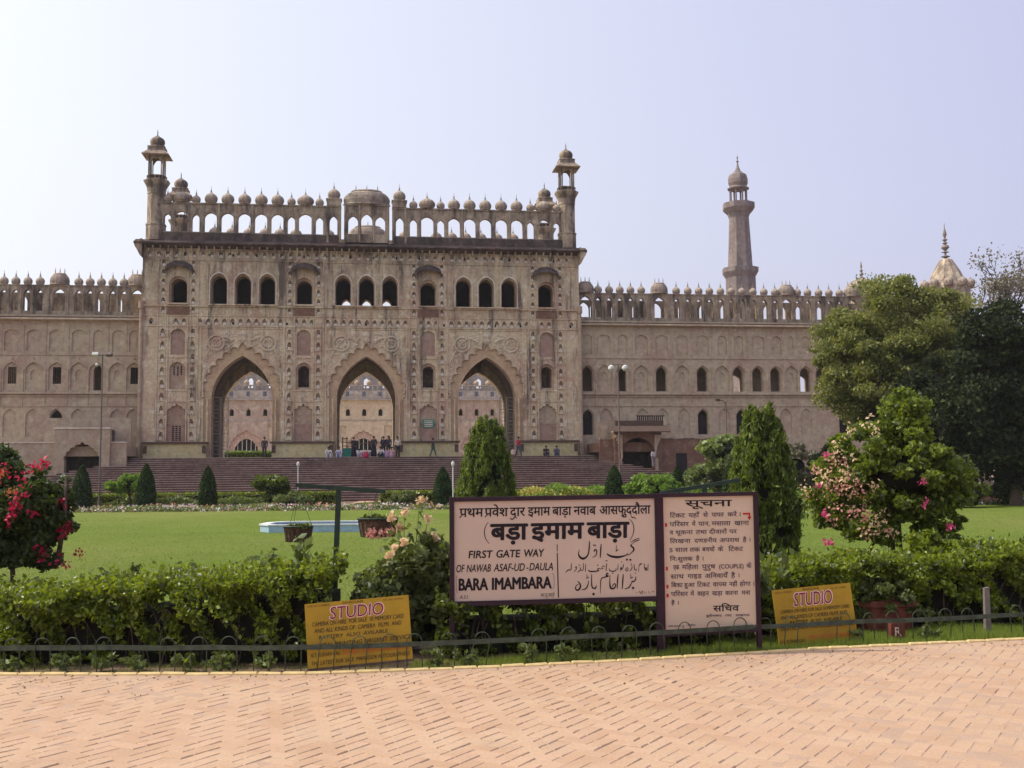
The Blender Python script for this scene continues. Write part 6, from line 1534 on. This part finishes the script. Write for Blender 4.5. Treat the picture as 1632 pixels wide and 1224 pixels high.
# ------------------------------------------------------------------ people on the steps
def skin(name, nodes, edges, mat, parent, root=0, sub=1):
    me = bpy.data.meshes.new(name); me.from_pydata([n[:3] for n in nodes], edges, []); me.update(); me.materials.append(mat)
    o = bpy.data.objects.new(name, me); col.objects.link(o); o.parent = parent
    m_ = o.modifiers.new('skin', 'SKIN'); m_.use_smooth_shade = True
    sv = me.skin_vertices[0].data
    for i, n in enumerate(nodes):
        r = n[3]; sv[i].radius = (r, r * (n[4] if len(n) > 4 else 1)); sv[i].use_root = (i == root)
    s_ = o.modifiers.new('sub', 'SUBSURF'); s_.levels = sub; s_.render_levels = sub
    return o
_mc = {}
def cloth(c):
    if c not in _mc: _mc[c] = plain('cloth %d' % len(_mc), c, .9, var=.12, scale=5)
    return _mc[c]
SKIN = (0.20, 0.11, 0.07)
def person(loc, yaw, pose, top, bottom, label, hair=(0.012, 0.01, 0.01), h=1.68, sleeve=True, robe=False):
    t_ = empty('person', loc, yaw, label, 'person')
    s = h / 1.70
    # facing -y locally
    if pose in ('stand', 'walk', 'back'):
        pel = (0, 0, .92); ch = (0, -.01, 1.25); nk = (0, 0, 1.47); hd = (0, -.02, 1.58); ht = (0, -.01, 1.67)
        st = .22 if pose == 'walk' else .0
        legs = [((s_ * .09, 0, .90), (s_ * .10, -s_ * st * .6 - .02, .49), (s_ * .11, -s_ * st * 1.2 + .03, .08), (s_ * .12, -s_ * st * 1.2 - .13, .03)) for s_ in (-1, 1)]
        arms = [((s_ * .18, 0, 1.40), (s_ * .23, s_ * st * .4 + .03, 1.13), (s_ * .22, s_ * st * .8 - .06, .88), (s_ * .21, s_ * st * .8 - .10, .79)) for s_ in (-1, 1)]
    else:   # sitting on a step edge, elbows on knees
        pel = (0, 0, .12); ch = (0, -.10, .42); nk = (0, -.17, .62); hd = (0, -.22, .72); ht = (0, -.22, .82)
        legs = [((s_ * .10, -.03, .11), (s_ * .17, -.42, .28), (s_ * .14, -.50, -.10), (s_ * .15, -.64, -.15)) for s_ in (-1, 1)]
        arms = [((s_ * .18, -.13, .56), (s_ * .25, -.26, .35), (s_ * .12, -.44, .34), (s_ * .05, -.50, .33)) for s_ in (-1, 1)]
    sc3 = lambda p: tuple(v * s for v in p)
    N = [(*sc3(pel), .10 * s), (*sc3(ch), .11 * s), (*sc3(nk), .045 * s), (*sc3(hd), .085 * s), (*sc3(ht), .055 * s)]; E_ = [(0, 1), (1, 2), (2, 3), (3, 4)]
    nose = (hd[0], hd[1] - .085, hd[2] - .0); N.append((*sc3(nose), .016 * s)); E_.append((3, 5))
    for L in legs:
        b0 = len(N); N += [(*sc3(L[0]), .075 * s), (*sc3(L[1]), .052 * s), (*sc3(L[2]), .036 * s), (*sc3(L[3]), .030 * s)]; E_ += [(0, b0), (b0, b0 + 1), (b0 + 1, b0 + 2), (b0 + 2, b0 + 3)]
    for A in arms:
        b0 = len(N); N += [(*sc3(A[0]), .048 * s), (*sc3(A[1]), .036 * s), (*sc3(A[2]), .027 * s), (*sc3(A[3]), .022 * s)]; E_ += [(1, b0), (b0, b0 + 1), (b0 + 1, b0 + 2), (b0 + 2, b0 + 3)]
    skin('body', N, E_, cloth(SKIN), t_)
    N = [(*sc3(pel), .135 * s), (*sc3(ch), .15 * s), (*sc3((nk[0], nk[1], nk[2] - .05)), .07 * s)]; E_ = [(0, 1), (1, 2)]
    for A in arms:
        b0 = len(N); N += [(*sc3(A[0]), .070 * s), (*sc3(A[1]), .052 * s), (*sc3(tuple(A[1][j] * .45 + A[2][j] * .55 for j in range(3))), .044 * s)]; E_ += [(1, b0), (b0, b0 + 1)] + ([(b0 + 1, b0 + 2)] if sleeve else [])
        if not sleeve: N.pop()
    skin('shirt', N, E_, cloth(top), t_)
    if robe:
        if pose != 'sit': MB().lathe([(.24 * s, 0.03), (.21 * s, .5 * s), (.17 * s, .95 * s), (.14 * s, 1.2 * s)], n=12, sy=.7).build('skirt', cloth(bottom), t_, smooth=True)
        else: MB().lathe([(.28 * s, -.12), (.27 * s, .15), (.18 * s, .34), (.1 * s, .40)], 0, -.25, 0, 12, sy=1.2).build('skirt', cloth(bottom), t_, smooth=True)
    N = [(*sc3((pel[0], pel[1], pel[2] + .01)), .14 * s)]; E_ = []
    for L in legs:
        b0 = len(N); N += [(*sc3(L[0]), .10 * s), (*sc3(L[1]), .078 * s), (*sc3(L[2]), .062 * s)]; E_ += [(0, b0), (b0, b0 + 1), (b0 + 1, b0 + 2)]
    skin('trousers', N, E_, cloth(bottom), t_)
    hm = MB().lathe([(.02, -.02), (.088, 0), (.098, .04), (.085, .085), (.04, .115), (.01, .12)], hd[0] * s, (hd[1] + .018) * s, (hd[2] + .0) * s, 10)
    hm.build('hair', cloth(hair), t_, smooth=True)
    return t_
def U_(px): return (px - 583) / 19.7
V0 = -1.72
wht = (.62, .60, .58); blu = (.32, .34, .46); dk = (.025, .022, .03); nvy = (.03, .035, .06)
def P(px, v, z, yaw, pose, top, bot, label, **k):
    return person(G(U_(px), v, z), TH + yaw, pose, top, bot, label, **k)
P(524, V0, 3.2, .1, 'sit', wht, (.45, .42, .45), 'man in white sitting at the left end of the row on the top step')
P(541, V0, 3.2, -.1, 'sit', (.50, .48, .60), (.30, .32, .45), 'person in pale lilac sitting second from the left on the top step')
P(563.5, -1.0, 3.2, 0, 'back', dk, dk, 'figure in long dark dress standing in front of the distant blue door', robe=True, h=1.62)
P(571.5, V0, 3.2, .2, 'sit', (.62, .58, .58), (.45, .30, .38), 'small child in white and pink sitting by the dark dressed figure', h=1.25)
P(582.5, V0, 3.2, 0, 'sit', (.60, .42, .38), (.40, .03, .08), 'woman in a bright red skirt sitting in the middle of the group', robe=True, h=1.6)
P(595, V0 + .1, 3.2, 0, 'stand', (.035, .035, .045), dk, 'standing figure in long dark dress in the middle of the group', robe=True)
P(604.5, V0 - .1, 3.2, .25, 'sit', (.70, .68, .64), nvy, 'man in a white shirt and dark trousers sitting on the step edge')
P(610.5, -.9, 3.2, .1, 'stand', (.04, .035, .05), dk, 'dark dressed man standing behind the seated group')
P(618.5, -.5, 3.2, -.2, 'stand', (.06, .05, .07), nvy, 'tall man in dark shirt standing at the back right of the group', h=1.75)
P(616, V0 - .05, 3.2, 0, 'sit', (.42, .30, .36), (.30, .20, .28), 'seated person in dull purple to the left of the woman in pink', robe=True, h=1.5)
P(623.5, V0, 3.2, -.1, 'sit', (.62, .38, .36), (.45, .28, .30), 'woman in pale pink sitting at the right of the group', robe=True, h=1.6)
P(632.5, -2.4, 3.04, .3, 'stand', (.58, .48, .38), (.035, .03, .035), 'man in a cream shirt and dark trousers standing right of the group', h=1.78)
P(689.5, -1.2, 3.2, 1.2, 'walk', (.04, .05, .06), (.05, .13, .10), 'man in dark shirt and green trousers walking past the plinth', h=1.5)
P(824.5, -2.5, 3.04, .6, 'walk', (.42, .03, .06), (.07, .09, .13), 'man in a red shirt coming down the steps right of the big conifer', h=1.72)
P(871, V0, 3.2, .1, 'sit', (.04, .035, .045), (.05, .05, .06), 'man in black sitting on the top step by the right plinth, left of two')
P(889, V0, 3.2, -.1, 'sit', (.10, .12, .16), (.08, .09, .12), 'man in dark blue sitting by the right plinth, right of two')
P(1024.5, -6.5, 2.15, .5, 'stand', (.45, .42, .42), (.20, .18, .20), 'small distant figure in pale clothes beside the dark side entrance', h=1.45)
P(424, -1.0, 3.2, 0, 'back', (.05, .045, .05), (.05, .045, .05), 'dark figure standing at the right jamb of the left arch', h=1.65)
# bag carried down the steps
t_ = empty('carried_bag', G(U_(816), -2.5, 3.3), TH, 'pale cloth bag held beside the man in the red shirt', 'bag')
MB().lathe([(.12, 0), (.19, .03), (.20, .30), (.15, .38), (.05, .40)], 0, 0, 0, 8, sy=.5, rot=.4).build('bag', cloth((.55, .42, .38)), t_)
MB().tube([(-.08, 0, .38), (0, 0, .52), (.08, 0, .38)], .012, 5).build('handle', cloth((.3, .2, .18)), t_)
# barrier and desk in the middle passage
t_ = empty('barrier', G(0, 2.2, 3.21), TH, 'thin horizontal barrier pole on stands across the middle arch', 'barrier')
MB().tube([(-2.1, 0, 1.30), (-.5, 0, 1.18), (.6, 0, 1.20), (2.1, 0, 1.36)], .035, 6).build('pole', 'brickred', t_)
for x_ in (-1.95, -1.6, 1.3, 1.95): cyl_ = MB(); cyl(cyl_, x_, 0, 0, 1.75, .04, 6); cyl_.build('stand', 'iron', t_)
MB().box(-2.0, -1.1, -.1, .1, .95, 1.0).box(-2.0, -1.5, -.1, .1, 1.55, 1.62).build('shelf', 'iron', t_)
t_ = empty('ticket_desk', G(-1.45, .6, 3.21), TH, 'small green desk in the left side of the middle arch', 'desk')
MB().box(-.45, .45, -.25, .25, 0, .70).box(-.5, .5, -.3, .3, .703, .75).build('desk', 'sign_green', t_)
# court hedge
rg = np.random.default_rng(88)
t_ = empty('hedge', G(-10.5, 12, 3.1), TH, 'low green hedge in the courtyard seen through the left arch', 'hedge')
MB().box(-3.4, 3.4, -.3, .3, 0, .75).build('shade_core', 'core', t_)
n = 5000; leaves('foliage', np.stack([rg.uniform(-3.5, 3.5, n), rg.uniform(-.42, .1, n), rg.uniform(0, .95, n)], 1), .10, 'bright', t_, 89)

# fine work too small to pick apart stays joined
for o in list(col.objects):
    base = o.name.split('.')[0]
    if o.type == 'MESH' and base in ('carved_relief', 'moulding', 'hole_shade', 'pierced_screen', 'small_lettering', 'lettering', 'letter_outline', 'red_lettering', 'red_arrow', 'scrollwork', 'balustrade', 'window_bars', 'balcony_front', 'railing', 'stems', 'foliage', 'crown', 'leaves', 'blossom', 'parapet_cornice', 'fanlight', 'arcade'):
        o['kind'] = 'stuff'

# thin dusty air over the whole place
hm = bpy.data.materials.new('dusty air'); hm.use_nodes = True; ht = hm.node_tree; ht.nodes.remove(ht.nodes['Principled BSDF'])
pv = ht.nodes.new('ShaderNodeVolumePrincipled'); pv.inputs['Color'].default_value = (0.93, 0.92, 1.0, 1); pv.inputs['Density'].default_value = 0.0002; pv.inputs['Anisotropy'].default_value = 0.2
ht.links.new(pv.outputs[0], ht.nodes['Material Output'].inputs['Volume'])
hb = MB().box(-160, 160, -20, 230, -1.2, 62).build('haze', hm); tag(hb, kind='stuff')
sc.cycles.volume_bounces = 1
